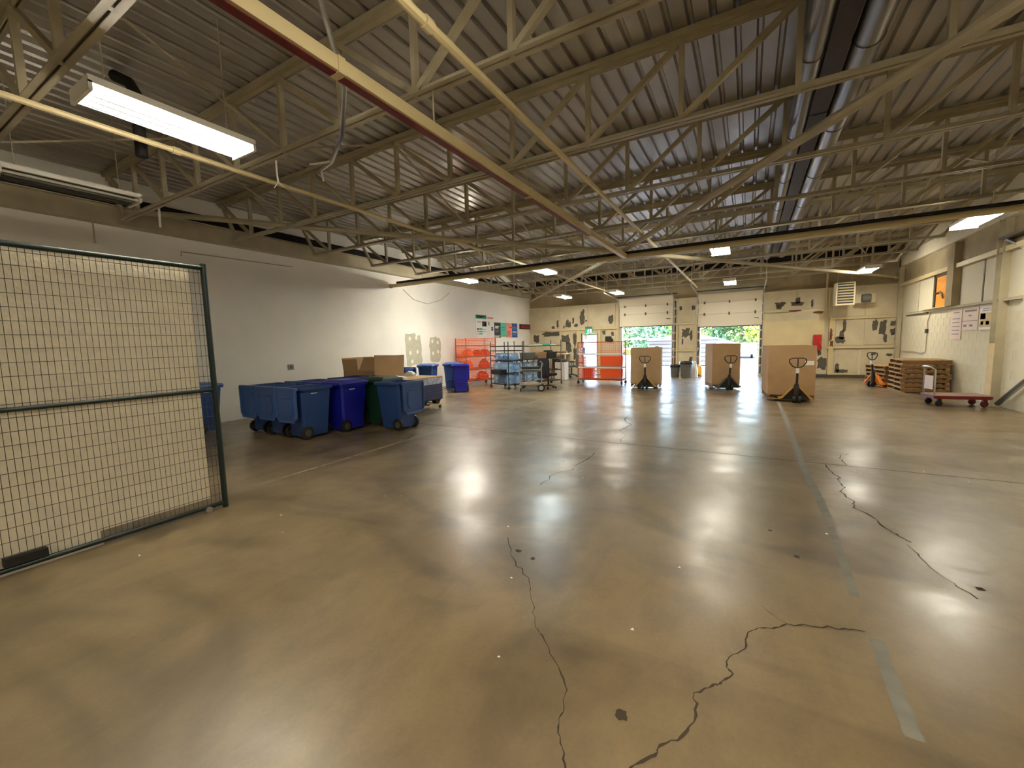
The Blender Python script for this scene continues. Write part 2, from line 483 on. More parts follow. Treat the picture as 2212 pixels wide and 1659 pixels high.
# bare patches where paint has come away
def patch(x, z, w, h, m='peel', n=18, y=None):
    yy = YF-.0315 if y is None else y
    p = jag(x, z, w, h, n)
    MB().prism(p, 'y', yy-.002, yy).build('peeled_patch', m, wall_far)
for a in ((-7.22,2.82,.26,.75),(-7.55,2.42,.22,.18),(-8.02,2.52,.20,.42),(-7.88,2.48,.12,.36),(-8.55,2.52,.12,.42),(-8.8,2.36,.2,.16),(-7.7,2.66,.09,.32),
          (-5.78,2.64,.24,.42),(-8.95,2.02,.95,.26),(-9.78,1.78,.36,.44),(-8.12,1.75,.52,.44),(-7.98,1.3,.34,.5),(-7.62,1.72,.20,.70),(-7.62,1.0,.18,.6),(-5.70,1.95,.16,.22),(-6.12,2.0,.18,.22),(-8.2,2.36,.08,.16),
          (-2.42,1.86,.34,.42),(-2.2,1.75,.12,.5),(-2.55,1.5,.07,.3),(-2.2,.6,.16,.5),(-2.5,.45,.2,.14),(-2.64,2.95,.12,.2),(-2.12,2.95,.16,.2),
          (1.06,2.88,.34,.18),(1.02,2.76,.22,.14),(1.62,2.86,.44,.18),(1.64,2.98,.18,.26),(2.1,2.84,.08,.34),
          (3.05,1.62,.14,.36),(3.12,1.95,.10,.5),(3.0,1.42,.34,.26),(4.0,1.95,.16,.42),(4.22,1.85,.2,.55),(4.56,1.98,.26,.2),(4.56,1.7,.3,.22),(4.30,1.45,.12,.3),(4.62,1.4,.14,.16),(4.5,1.6,.1,.1),
          (1.9,.9,.6,.3),(2.5,.55,.34,.52),(2.95,.35,.14,.4),(3.1,.24,.44,.14),(2.4,.95,.1,.26),(4.0,.88,.16,.1),(4.45,.85,.2,.1)):
    patch(*a)
for a in ((-7.0,2.62,.1,.1),(1.5,2.6,.5,.05),(2.3,2.5,.34,.1),(2.72,1.62,.09,.5),(2.75,1.3,.12,.24)):
    patch(*a, m='rust', y=YF-.075)
# bare drywall patches on the left wall
def lpatch(y, z, w, h, m, d=.0):
    MB().prism(jag(y, z, w, h, 22, .14, .1 if d else .8), 'x', XL, XL+.003+d).build('bare_patch', m, wall_left)
lpatch(10.9, 1.45, .86, 1.15, 'drypatch'); lpatch(12.05, 1.45, .66, .95, 'drypatch')
for y, z in ((10.72,1.85),(11.05,1.88),(10.72,1.35),(11.08,1.38),(10.8,1.05),(11.9,1.75),(12.2,1.7),(11.92,1.3),(12.2,1.35)):
    lpatch(y, z, .12, .15, 'spackle', .002)
# blocks of the right wall
blk = B(-.005, 0, -.196, .196, -.0965, .0965).mesh('wall_block', 'cream_wall')
for r in range(11):
    z = .1+r*.2
    for k in range(19):
        y = 12.4+k*.4+(.2 if r % 2 else 0)
        if y < YF-.25: put('block', blk, wall_right, (XR, y, z))
# panels above girt, right wall
for a, b in ((12.0,13.4),(13.4,13.82),(13.86,15.0),(16.7,18.0),(18.05,19.7)):
    B(XR-.02, XR, a, b, 2.3, 3.24).build('wall_panel', 'cream_wall', wall_right)
for a, b in ((-6.9,-2),(-2,3),(3,8),(8,12.2)):
    B(XR-.012, XR, a+.005, b-.005, .02, 3.24).build('wall_panel', 'cream_wall', wall_right)
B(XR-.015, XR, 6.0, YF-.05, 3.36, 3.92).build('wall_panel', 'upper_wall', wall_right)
B(XR-.12, XR, 6.0, YF-.02, 3.25, 3.36).build('girt', 'cream_pipe', wall_right)
B(XR-.09, XR, 12.2, 17.3, 2.23, 2.29).build('girt', 'steel', wall_right)
B(XR-.04, XR, 17.2, 19.1, 2.19, 2.23).build('girt', 'steel_dark', wall_right)
B(XR-.03, XR-.012, 13.80, 13.86, 2.29, 3.25).build('trim_strip', 'steel_dark', wall_right)

# --- ceiling deck: ribs along the room
mb = MB(); prof = []
x = XL-.2
while x < XR+.2:
    prof += [(x,ZD),(x+.135,ZD),(x+.155,ZD+.04),(x+.185,ZD+.04)]
    x += .205
prof.append((x, ZD))
n = len(prof)
ys = [YB-.2, YF+.3]
vs = [(p[0], y, p[1]) for y in ys for p in prof]
mb.add(vs, [(i, i+1, n+i+1, n+i) for i in range(n-1)])
ceiling = struct(mb.build('ceiling', 'deck'))
B(XL-.2, XR+.2, YB-.2, YF+.3, ZD+.05, ZD+.12).build('roof_board', 'black', ceiling)

# --- edge beams
t1 = struct(B(XL, XL+.16, YB, YF, 3.93, 4.24).build('trim_1', 'steel'))
B(XL, XL+.10, YB, YF, 4.26, 4.46).build('painted_shadow', 'dark_band', t1)  # solid dark strip, paints the shadow line above the beam
B(XL, XL+.22, YB, YF, 4.24, 4.26).build('flange', 'steel', t1); B(XL, XL+.22, YB, YF, 3.915, 3.93).build('flange', 'steel', t1)
t2 = struct(B(XR-.14, XR, YB, YF, 3.93, 4.30).build('trim_2', 'white_beam'))
B(XR-.2, XR, YB, YF, 4.30, 4.32).build('flange', 'steel', t2)
t3 = struct(B(XL+.2, XR-.2, YF-.05, YF+.1, 4.52, 4.78).build('trim_3', 'dark_band'))

# --- columns on the right wall
t4 = struct(thing('trim_4', '', '', (XR-.05, 12.86, 0)))
for k in ('label','category'):
    if k in t4: del t4[k]
B(-.10,.10,-.13,-.115,0,3.95).build('flange','steel',t4); B(-.10,.10,.115,.13,0,3.95).build('flange','steel',t4); B(-.012,.012,-.115,.115,0,3.95).build('web','steel',t4)
B(-.108,-.1,-.14,.14,0,1.35).build('corner_guard','wood_pale',t4)
t5 = struct(B(XR-.14, XR-.02, YF-.2, YF-.04, 0, 4.2).build('trim_5', 'steel'))
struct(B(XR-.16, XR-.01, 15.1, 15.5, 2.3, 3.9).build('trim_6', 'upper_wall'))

# --- window boarded with orange plywood
w1 = struct(thing('window_1', '', '', (0,0,0)))
for k in ('label','category'):
    if k in w1: del w1[k]
B(XR-.03, XR-.01, 15.55, 16.6, 2.33, 3.2).build('board', 'ply_orange', w1)
B(XR-.06, XR, 16.6, 16.72, 2.3, 3.25).build('window_frame', 'steel_dark', w1); B(XR-.06, XR, 15.5, 16.7, 3.18, 3.25).build('window_frame', 'steel_dark', w1)
B(XR-.14, XR, 15.5, 17.2, 2.29, 2.32).build('sill', 'cream_pipe', w1)
MB().tube([(XR-.05,16.6,2.72),(XR-.07,16.2,2.74),(XR-.07,16.05,2.66),(XR-.06,16.0,2.55)], .02, 6).build('latch', 'steel_dark', w1)

# --- person door
d3 = struct(MB().box(PD[0]+.03,PD[0]+.11,YF+.06,YF+.11,.02,PD[2]-.03).box(PD[1]-.11,PD[1]-.03,YF+.06,YF+.11,.02,PD[2]-.03).box(PD[0]+.11,PD[1]-.11,YF+.06,YF+.11,PD[2]-.1,PD[2]-.03).box(PD[0]+.11,PD[1]-.11,YF+.06,YF+.11,.02,.2).build('door_3', 'door_white'))
B(PD[0]+.11, PD[1]-.11, YF+.08, YF+.09, .2, PD[2]-.1).build('pane', 'glass', d3)
for a, b in ((PD[0], PD[0]+.03), (PD[1]-.03, PD[1])): B(a, b, YF, YF+.14, 0, PD[2]).build('door_frame', 'steel_dark', d3)
MB().tube([(PD[1]-.1,YF+.06,1.02),(PD[1]-.1,YF+.0,1.02),(PD[1]-.22,YF+.0,1.02)], .012, 6).build('handle', 'chrome', d3)
B(PD[0]+.14, PD[0]+.30, YF+.045, YF+.06, 1.72, 1.92).build('notice', 'paper', d3)

# --- overhead sectional doors
def dock_door(n, x0, x1, zb, zj):
    d = struct(put('door_%d' % n, None))
    zs = [zb]+zj
    for a, b in zip(zs[:-1], zs[1:]):
        mb = B(x0-.05, x1+.05, YF-.16, YF-.11, a+.003, b-.003)
        mb.box(x0-.05, x0+.02, YF-.18, YF-.16, a+.02, b-.02); mb.box(x1-.02, x1+.05, YF-.18, YF-.16, a+.02, b-.02)
        mb.build('door_panel', 'door_panel', d)
    for zz in zs[1:]: B(x0-.05, x1+.05, YF-.112, YF-.105, zz-.03, zz+.03).build('leak_strip', 'steel_dark', d)  # added backing strips, block daylight leaking between the panels
    # top panel tipping inwards along the curved track
    z = zs[-1]
    mb = MB(); mb.prism([(YF-.16,z+.003),(YF-.11,z+.003),(YF-.30,z+.36),(YF-.35,z+.35)], 'x', x0-.05, x1+.05)
    mb.build('door_panel', 'door_panel', d)
    for k in (-.32, 0, .32):
        xm = (x0+x1)/2+k*(x1-x0)*1.3
        for zz in zs[1:]:
            B(xm-.03, xm+.03, YF-.185, YF-.16, zz-.06, zz+.06).build('hinge', 'steel_dark', d)
    B(x0-.05, x1+.05, YF-.15, YF-.12, zb-.03, zb+.008).build('bottom_seal', 'rubber', d)
    for xs_ in (x0-.09, x1+.09):
        MB().tube([(xs_,YF-.13,.02),(xs_,YF-.13,3.1),(xs_,YF-.22,3.35),(xs_,YF-.45,3.52),(xs_,YF-2.6,3.62)], .025, 6).build('track', 'chrome', d)
        MB().tube([(xs_,YF-2.5,3.62),(xs_,YF-2.3,4.75)], .015, 5).build('track_hanger', 'steel', d)
    MB().tube([(x0-.2,YF-.12,3.62),(x1+.2,YF-.12,3.62)], .03, 8).build('spring_shaft', 'steel_dark', d)
    for xs_ in (x0, x1): B(xs_-.03, xs_+.03, YF-.02, YF+.2, 0, 3.4).build('jamb', 'door_white', d)
    MB().tube([(x1-.06,YF-.17,zb+.28),(x1-.22,YF-.2,zb+.30)], .012, 5).build('lock_bar', 'steel_dark', d)
dock_door(1, D1[0], D1[1], 2.24, [2.80, 3.17])
dock_door(2, D2[0], D2[1], 2.10, [2.63, 3.12])
# header above the dock doors
B(D1[0]-.02, D2[1]+.02, YF+.06, YF+.2, 3.395, 3.5).build('header', 'upper_wall', wall_far)

# ================================================================ ROOF STEEL
ZB, ZT = 3.90, 4.74
jx0, jx1 = XL+.12, XR-.1
XC = -2.75
vert = MB().bar((0,0,ZB),(0,0,ZT),.05,.06).mesh('vertical_web','steel')
def joist_meshes():
    top = MB(); top.box(jx0,jx1,-.065,-.008,ZT-.01,ZT+.0); top.box(jx0,jx1,.008,.065,ZT-.01,ZT+.0); top.box(jx0,jx1,-.016,-.008,ZT-.065,ZT); top.box(jx0,jx1,.008,.016,ZT-.065,ZT)
    top.box(jx0,jx1,-.065,.065,ZT,ZT+.055)
    bot = MB(); a, b = jx0+.55, jx1-.55
    bot.box(a,b,-.06,-.008,ZB,ZB+.01); bot.box(a,b,.008,.06,ZB,ZB+.01); bot.box(a,b,-.016,-.008,ZB,ZB+.06); bot.box(a,b,.008,.016,ZB,ZB+.06)
    return top.mesh('top_chord','steel'), bot.mesh('bottom_chord','steel')
topm, botm = joist_meshes()
nodes = [XC+k*1.03 for k in range(-6, 7)]
diagL = MB().bar((-1.03,0,ZT-.02),(0,0,ZB+.03),.055,.055).mesh('diagonal_web','steel')
diagR = MB().bar((1.03,0,ZT-.02),(0,0,ZB+.03),.055,.055).mesh('diagonal_web','steel')
endL = MB().bar((jx0+.1,0,ZT-.02),(jx0+.6,0,ZB+.02),.055,.055).mesh('diagonal_web','steel')
endR = MB().bar((jx1-.1,0,ZT-.02),(jx1-.6,0,ZB+.02),.055,.055).mesh('diagonal_web','steel')
JY = [1.30+1.83*k for k in range(11)]
ordn = ['overhead at upper left, nearest the camera', 'second', 'third', 'fourth', 'fifth', 'sixth', 'seventh', 'eighth', 'ninth', 'tenth', 'last, closest to the dock doors']
for k, y in enumerate(JY):
    if k == 10: y = 19.3
    lab = 'cream open-web steel roof joist '+(ordn[k] if k in (0,10) else ordn[k]+' in line from the camera')
    j = thing('roof_joist', lab, 'joist', (0, y, 0), group='open-web roof joists')
    put('top_chord', topm, j); put('bottom_chord', botm, j)
    for x in nodes: put('vertical_web', vert, j, (x,0,0))
    for x in nodes:
        if x <= XC+.01: put('diagonal_web', diagL, j, (x,0,0))
        if x >= XC-.01 and not (-.2 < x < .5): put('diagonal_web', diagR, j, (x,0,0))
    put('diagonal_web', endL, j); put('diagonal_web', endR, j)

# cross bridging between joists
for bi, (x, nm) in enumerate(((-7.4,'leftmost line, over the wheeled bins'),(-4.85,'second line from the white wall'),(2.9,'line nearest the block wall'))):
    t = thing('joist_bridging', 'thin cross bridging rods between the roof joists, '+nm, 'bridging', (x,0,0), group='bridging lines')
    a = MB().bar((0,0,ZT-.03),(0,1.83,ZB+.04),.022).mesh('bridging_rod','steel')
    b = MB().bar((.03,0,ZB+.04),(.03,1.83,ZT-.03),.022).mesh('bridging_rod','steel')
    for k in range(9):
        put('bridging_rod', a if (k+bi) % 2 else b, t, (0, JY[k], 0))

# thin flat rail lines through the joists
for (x, z, r, y0, y1, nm) in ((-5.68,3.86,.030,-6.9,19.5,'cream conduit running along the ceiling beside the near light fixture'),
                              (-1.98,3.80,.033,-6.9,19.6,'long cream conduit running along the ceiling toward the left dock door')):
    t = thing('ceiling_conduit', nm, 'conduit', (x,0,z))
    MB().tube([(0,y0,0),(0,y1,0)], r, 8).build('pipe', 'cream_pipe', t)
    for y in (2.4,5.6,9.0,12.4,15.9):
        MB().tube([(0,y-.04,0),(0,y+.04,0)], r*1.35, 8).build('coupling', 'cream_pipe', t)

# cream tube with red underside
t = thing('ceiling_tube', 'cream square steel tube with dark red underside slung below the joists', 'tube', (-2.55,0,3.5))
B(-.045,.045,-6.9,9.86,0,.10).build('tube_body','cream_pipe',t)
B(-.05,.02,-6.9,7.4,-.006,0).build('red_stripe','red_paint',t)
for y in (2.1,5.0,7.4): B(-.05,.05,y-.03,y+.03,-.008,.106).build('joint_sleeve','cream_pipe',t)
for y in JY[:5]: MB().tube([(0,y,.10),(0,y,ZB-3.5)], .008, 5).build('hanger','steel',t)

# cross pipe with black line on top
t = thing('cross_pipe', 'cream pipe hung across the room below the joists, capped at white wall', 'pipe', (0,9.95,3.55))
MB().tube([(XL+.02,0,0),(XR-.3,0,0)], .055, 10).build('pipe','cream_pipe',t,True)
MB().tube([(XL+.02,0,0),(XL+.1,0,0)], .068, 10).build('end_cap','steel',t,True)
MB().tube([(XL+.3,.0,.09),(XR-.3,.0,.09)], .032, 8).build('black_line','black',t,True)
for x in (-8.8,-6.9,-4.0,-1.1,1.7,3.4): MB().tube([(x,0,.06),(x,0,ZB-3.55+.02)], .010, 5).build('hanger','steel',t)

# diagonal roof braces meeting mid-room
CEN = (-2.68, 10.05, 3.70)
for pts, nm in (([(-10.02,3.35,4.2),(-6.15,6.1,3.78),CEN], 'near the white wall, running to mid ceiling'),
                ([(4.6,-.2,3.75),CEN], 'crossing overhead at upper right'),
                ([(-10.05,19.6,3.74),CEN], 'running down to the corner by the colour banner'),
                ([(4.5,19.6,3.60),CEN], 'running to the far corner by the unit heater')):
    t = thing('roof_brace', 'cream diagonal pipe brace '+nm, 'brace', group='diagonal roof braces')
    MB().tube([Vector(p) for p in pts], .052, 8).build('pipe','steel',t,True)
    e = Vector(pts[0]); dd = (Vector(pts[1])-e).normalized()
    MB().bar(e, e+dd*.18, .02, .16).build('gusset_plate','steel',t)

# ducts in the joist webs
def duct(x, z, r, m, nm, y0, y1, n=16):
    t = thing('round_duct', nm, 'duct', (x,0,z))
    MB().tube([(0,y0,0),(0,y1,0)], r, n).build('duct_run', m, t, True)
    y = y0+1.2
    while y < y1:
        MB().tube([(0,y-.02,0),(0,y+.02,0)], r+.008, n).build('seam_band', m, t, True); y += 1.83
    return t
duct(.47, 4.36, .09, 'duct_silver', 'slim silver round duct running along the ceiling, left of brown channel', -6.9, 17.2)
duct(.90, 4.38, .12, 'duct_silver', 'wide silver round duct running along the ceiling, right of brown channel', -6.9, 17.0)
t = thing('channel_duct', 'dark brown rectangular duct between two silver round ducts', 'duct', (.665,0,4.32))
B(-.09,.09,-6.9,17.0,0,.22).build('duct_run','duct_brown',t)
for y in (3.2,6.6,10.0,13.5): B(-.095,.095,y-.02,y+.02,-.005,.225).build('seam_band','duct_brown',t)

# black flue behind near light
t = thing('flue_pipe', 'black flue pipe with elbow dropping behind the near light fixture', 'flue', (-6.15,2.25,0))
MB().tube([(0,0,3.85),(0,0,4.55),(-.05,-.03,4.66),(-.22,-.1,4.75)], .06, 10).build('pipe','black',t,True)
MB().tube([(0,0,4.30),(0,0,4.34)], .07, 10).build('band','black',t)

# dangling cables
def cable(name, label, pts, r, m, extra=()):
    t = thing(name, label, 'cable')
    MB().tube(pts, r, 6).build('cable', m, t, True)
    for e in extra: MB().tube(e, r*.55, 5).build('frayed_end', 'lamp_white', t)
cable('hanging_cable', 'loose grey cable bundle drooping from the deck by the red tube', [(-2.45,1.7,4.7),(-2.75,2.1,4.25),(-3.2,2.7,3.92),(-3.7,3.05,3.78),(-4.35,3.42,3.80),(-4.8,3.6,3.86)], .022, 'chrome', [[(-4.35,3.42,3.8),(-4.6,3.3,3.78)],[(-4.8,3.6,3.86),(-4.9,3.7,3.78)]])
cable('cut_cable', 'short frayed white cable end dangling under the second joist', [(-5.1,3.2,3.95),(-5.1,3.2,3.75),(-5.12,3.22,3.66)], .012, 'lamp_white', [[(-5.12,3.22,3.66),(-5.18,3.2,3.6)],[(-5.12,3.22,3.66),(-5.06,3.26,3.6)]])
cable('drop_rod', 'white rod hanging below the joists near the white wall', [(-8.6,3.3,4.1),(-8.62,3.3,3.68)], .018, 'lamp_white')
cable('wall_drop_conduit', 'grey conduit drop with small box high on the white wall', [(XL+.05,2.9,3.92),(XL+.05,2.9,3.55)], .014, 'steel', [[(XL+.05,2.82,3.55),(XL+.05,2.98,3.55)]])
cable('wall_cable', 'thin grey cable looping down the white wall below the cross pipe', [(XL+.02,9.9+.6,3.5),(XL+.02,11.0,3.2),(XL+.02,11.7,3.1),(XL+.02,12.5,3.3),(XL+.02,13.0,3.62)], .010, 'steel')
cable('wall_conduit', 'thin horizontal conduit fixed high along the white wall', [(XL+.03,4.2,3.55),(XL+.03,4.2,3.64),(XL+.03,6.6,3.68)], .012, 'steel')

# ================================================================ LIGHT FIXTURES
def fixture(x, y, label, kind='warm', z=3.60):
    t = thing('light_fixture', label, 'light fixture', (x, y, z), group='four-tube ceiling light fixtures')
    hs = MB(); hs.box(-.20,.20,-.61,.61,.05,.09); hs.box(-.20,-.185,-.61,.61,.035,.05); hs.box(.185,.20,-.61,.61,.035,.05)
    hs.box(-.2,.2,-.61,-.585,-.02,.05); hs.box(-.2,.2,.585,.61,-.02,.05)
    hs.build('housing','lamp_white',t)
    for xx in (-.1,0,.1): MB().prism([(xx-.012,.05),(xx+.012,.05),(xx+.009,-.022),(xx-.009,-.022)], 'y', -.56, .56).build('reflector_ridge','bin_grey',t)
    tm = {'dim':'tube_dim','bright':'tube_bright','warm':'tube_warm','cool':'tube_cool','off':'tube_off'}[kind]
    for xx in (-.15,-.05,.05,.15):
        MB().tube([(xx,-.58,.008),(xx,.58,.008)], .016, 6).build('tube', tm, t, True)
    for yy in (-.45,.45):
        MB().tube([(0,yy,.09),(0,yy,ZD-z-.002)], .005, 4).build('hanger_wire','steel',t)
    return t
for a in ((-4.55,1.92,'lit four-tube ceiling light nearest the camera, upper left','dim'),
          (-7.25,1.92,'unlit four-tube ceiling light close to the white wall','off'),
          (-7.85,10.7,'warm lit ceiling light on the cross pipe nearest the white wall','bright'),
          (-5.1,10.75,'cool blue-white lit ceiling light hung beside the cross pipe','cool'),
          (-.63,10.72,'lit ceiling light hung mid room, seen end-on above the middle cardboard box'),
          (3.55,10.9,'lit ceiling light near the right wall column'),
          (-7.3,17.5,'far lit ceiling light above the water jug rack'),
          (-4.9,17.5,'far lit ceiling light left of the left dock door header'),
          (-.65,17.2,'far lit ceiling light above the right dock door'),
          (3.2,17.0,'far lit ceiling light beside the unit heater'),
          (-.63,1.6,'lit ceiling light directly overhead, outside the picture'),
          (3.5,1.2,'lit ceiling light overhead to the right, outside the picture'),
          (-7.25,-4.8,'lit ceiling light behind the camera close to the white wall','dim'),
          (-4.55,-4.8,'lit ceiling light behind the camera on the left','dim'),
          (-.63,-4.8,'lit ceiling light straight behind the camera','dim'),
          (3.5,-4.8,'lit ceiling light behind the camera on the right','dim')):
    fixture(*a)
# daylight portals: sampling guides in the two door openings, they give no light of their own
for (a, b, zt) in ((D1[0],D1[1],2.24),(D2[0],D2[1],2.10)):
    ld = bpy.data.lights.new('door_portal','AREA'); ld.shape = 'RECTANGLE'; ld.size = b-a; ld.size_y = zt
    ld.cycles.is_portal = True
    lo = bpy.data.objects.new('door_portal', ld); col.objects.link(lo)
    lo.location = ((a+b)/2, YF+.25, zt/2); lo.rotation_euler = (-PI/2, 0, 0)
# ================================================================ FENCE PANEL AND BOARD AT LEFT
t = thing('fence_panel', 'dark green tubular fence panel with welded wire mesh in the left foreground', 'fence', (-4.63,0,0))
FY0, FY1 = -.98, 2.08
MB().tube([(0,FY0,2.40),(0,FY1,2.40)], .022, 10).build('top_rail','fence_green',t,True)
MB().tube([(0,FY0,1.21),(0,FY1,1.21)], .018, 10).build('middle_rail','fence_green',t,True)
MB().tube([(0,FY0,.05),(0,FY1,.05)], .020, 10).build('bottom_rail','fence_green',t,True)
MB().tube([(0,FY1,.0),(0,FY1,2.44)], .026, 10).build('post','fence_green',t,True)
MB().tube([(0,FY0,.0),(0,FY0,2.44)], .026, 10).build('post','fence_green',t,True)
mb = MB(); y = FY0+.05
while y < FY1:
    mb.tube([(.0,y,.05),(.0,y,2.40)], .0020, 4, False); y += .038
z = .15
while z < 2.38:
    mb.tube([(.004,FY0,z),(.004,FY1,z)], .0023, 4, False); z += .1
mb.build('wire_mesh','wire',t)
MB().tube([(.0,1.92,.05),(.0,1.92,.02)], .02, 8).lathe([(.012,-.018),(.03,-.016),(.03,.016),(.012,.018)], 10, (0.02,1.92,.03), 'x').build('caster','chrome',t)
B(-.03,.03,.62,.84,.075,.135).build('clamp_block','black',t)
t = tag(put('foam_board', MB().prism([(FY0,0.0),(1.15,0.0),(1.15,.12),(1.97,.12),(1.97,2.39),(FY0,2.36)], 'x', -.045, 0).mesh('foam_board','foam'), None, (-4.67,0,0)),
        'tall cream wrapped board standing behind the green wire fence', 'board')
B(0,.006,FY0,1.16,0,.05).build('edge_strip','label_white',t)

# ================================================================ WHEELED CARTS
def make_cart(body, lidm, open_lid):
    P = {}
    def rg(x, y, z, c, oy): return [(-x+c,-y+oy,z),(x-c,-y+oy,z),(x,-y+c+oy,z),(x,y-c+oy,z),(x-c,y+oy,z),(-x+c,y+oy,z),(-x,y-c+oy,z),(-x,-y+c+oy,z)]
    def shell(rings, bm):
        k = MB(); n = 8; vs = [v for r in rings for v in r]
        fs = [(i*n+q, i*n+(q+1)%n, (i+1)*n+(q+1)%n, (i+1)*n+q) for i in range(len(rings)-1) for q in range(n)]
        return k.add(vs, fs+bm)
    mb = shell([rg(.205,.24,.045,.035,0), rg(.255,.295,.88,.035,.02), rg(.245,.285,.88,.035,.02), rg(.20,.235,.12,.035,0)], [tuple(range(7,-1,-1)), tuple(range(24,32))])
    P['body'] = [(mb.mesh('body', body), None)]
    rim = shell([rg(.245,.285,.87,.035,.02), rg(.285,.325,.87,.035,.02), rg(.29,.335,.915,.035,.02), rg(.25,.29,.915,.035,.02), rg(.245,.285,.87,.035,.02)], [])
    P['rim'] = [(rim.mesh('rim', body), None)]
    w = MB().lathe([(.03,-.026),(.085,-.028),(.115,-.02),(.115,.02),(.085,.028),(.03,.026)], 20, (0,0,0), 'x')
    w.k = 1; w.lathe([(.01,-.031),(.06,-.030),(.062,.030),(.01,.031)], 12, (0,0,0), 'x')
    wm = w.mesh('wheel',['rubber','peel'], True)
    P['wheel'] = [(wm,(-.225,-.20,.115)),(wm,(.225,-.20,.115))]
    P['axle'] = [(MB().tube([(-.2,-.2,.115),(.2,-.2,.115)], .012, 6).mesh('axle','chrome'), None)]
    h = MB().tube([(-.2,-.30,.90),(-.2,-.375,.915),(.2,-.375,.915),(.2,-.30,.90)], .014, 6)
    P['handle'] = [(h.mesh('handle', body), None)]
    if open_lid:
        l = MB(); y0 = -.40
        l.prism([(-.285,.90),(.285,.90),(.275,.40),(.22,.325),(-.22,.325),(-.275,.40)], 'y', y0-.012, y0+.012)
        # raised rim of the lid and pressed centre
        pts = [(-.28,y0-.02,.90),(-.27,y0-.02,.40),(-.215,y0-.02,.33),(.215,y0-.02,.33),(.27,y0-.02,.40),(.28,y0-.02,.90)]
        l.tube(pts, .016, 6)
        l.prism([(-.16,.74),(.16,.74),(.18,.50),(.12,.42),(-.12,.42),(-.18,.50)], 'y', y0-.03, y0-.01)
        l.box(-.13,.13,y0-.036,y0-.028,.755,.78)
        l.box(-.28,.28,y0-.03,y0+.04,.88,.93)
    else:
        l = MB(); l.taper(.30,.345,.918,.285,.33,.95,0,.04); l.taper(.27,.30,.95,.2,.22,.985,0,.05)
        l.v = [(x,y+.01,z) for x,y,z in l.v]
        l.box(-.07,.07,.345,.385,.915,.945)
    P['lid'] = [(l.mesh('lid', lidm), None)]
    g = B(-.13,.13,.235,.285,.60,.63); g.box(-.1,.1,.262,.30,.36,.38)
    P['grab_bar'] = [(g.mesh('grab_bar', body), None)]
    s = B(-.06,.02,-.318,-.30,.80,.83)
    P['stamp'] = [(B(.2505,.2545,-.10,.02,.80,.812).mesh('stamp','label_white'), None)]
    return P
cart_kits = {(c,o): make_cart(c, l, o) for c, l in (('navy','navy_lid'),('royal','royal'),('green','green_lid')) for o in (True,False)}
def cart(x, y, rz, c, o, label):
    t = thing('wheeled_cart', label, 'wheeled bin', (x,y,0), rz, group='wheeled collection carts')
    for nm, lst in cart_kits[(c,o)].items():
        for me, loc in lst: put(nm, me, t, loc)
cart(-8.17,4.64,0,'navy',True,'blue wheeled cart with lid hung open, leftmost of front row of three')
cart(-7.55,4.62,0,'navy',True,'blue wheeled cart with lid hung open, middle of front row of three')
cart(-6.93,4.60,0,'navy',True,'blue wheeled cart with lid hung open, right end of front row, nearest camera')
cart(-8.10,5.50,0,'navy',True,'open blue wheeled cart behind the left end of front row')
cart(-7.46,5.48,0,'royal',True,'open royal blue wheeled cart behind the middle of front row')
cart(-6.80,5.31,0,'royal',False,'royal blue wheeled cart beside the dark green one')
cart(-8.02,6.36,PI,'navy',True,'open blue wheeled cart at the back left of the bin cluster')
cart(-7.34,6.34,PI,'green',True,'open dark green wheeled cart at the back of the bin cluster')
cart(-6.58,6.04,0.05,'green',False,'dark green wheeled cart between royal blue cart and swung-open blue cart')
cart(-5.93,5.82,PI/2+.04,'navy',True,'blue wheeled cart with pressed lid swung open toward the aisle')
cart(-9.25,3.85,.35,'navy',False,'closed blue wheeled cart seen through the end of wire fence')
cart(-9.25,9.3,PI+.3,'navy',True,'blue wheeled cart by the wall just right of cardboard box')
cart(-9.45,10.75,PI+.4,'navy',False,'closed dark blue wheeled cart by the wall, left of the far pair')
cart(-9.2,11.75,PI+.5,'navy',False,'closed dark blue wheeled cart half hidden behind royal blue one')
cart(-8.42,11.2,PI+.62,'royal',True,'royal blue wheeled cart with its front to the aisle near the orange rack')

# ================================================================ CARDBOARD BIN AND TRAY STACK
t = thing('cardboard_bin', 'tall open cardboard bin with flared flaps behind the wheeled carts', 'cardboard box', (-8.42,7.5,0))
hw, hd, hh = .56, .50, 1.02
MB().box(-hw,hw,-hd,-hd+.012,.0,hh).box(-hw,hw,hd-.012,hd,.0,hh).box(-hw,-hw+.012,-hd,hd,.0,hh).box(hw-.012,hw,-hd,hd,.0,hh).box(-hw,hw,-hd,hd,0,.02).build('box_body','card',t)
MB().prism([(-hd,hh-.02),(-hd+.012,hh-.02),(-hd-.02,1.30),(-hd-.032,1.30)],'x',-hw,-.02).build('flap','card_in',t)
MB().prism([(-hd,hh-.02),(-hd+.012,hh-.02),(-hd+.20,1.34),(-hd+.188,1.34)],'x',0.0,hw).build('flap','card_in',t)
MB().prism([(hd-.012,hh-.02),(hd,hh-.02),(hd+.03,1.36),(hd+.018,1.36)],'x',-hw,hw).build('flap','card',t)
MB().prism([(-hw,hh-.02),(-hw+.012,hh-.02),(-hw-.03,1.33),(-hw-.042,1.33)],'y',-hd,hd).build('flap','card',t)
MB().prism([(hw-.012,hh-.02),(hw,hh-.02),(hw+.03,1.37),(hw+.018,1.37)],'y',-hd,hd).build('flap','card',t)

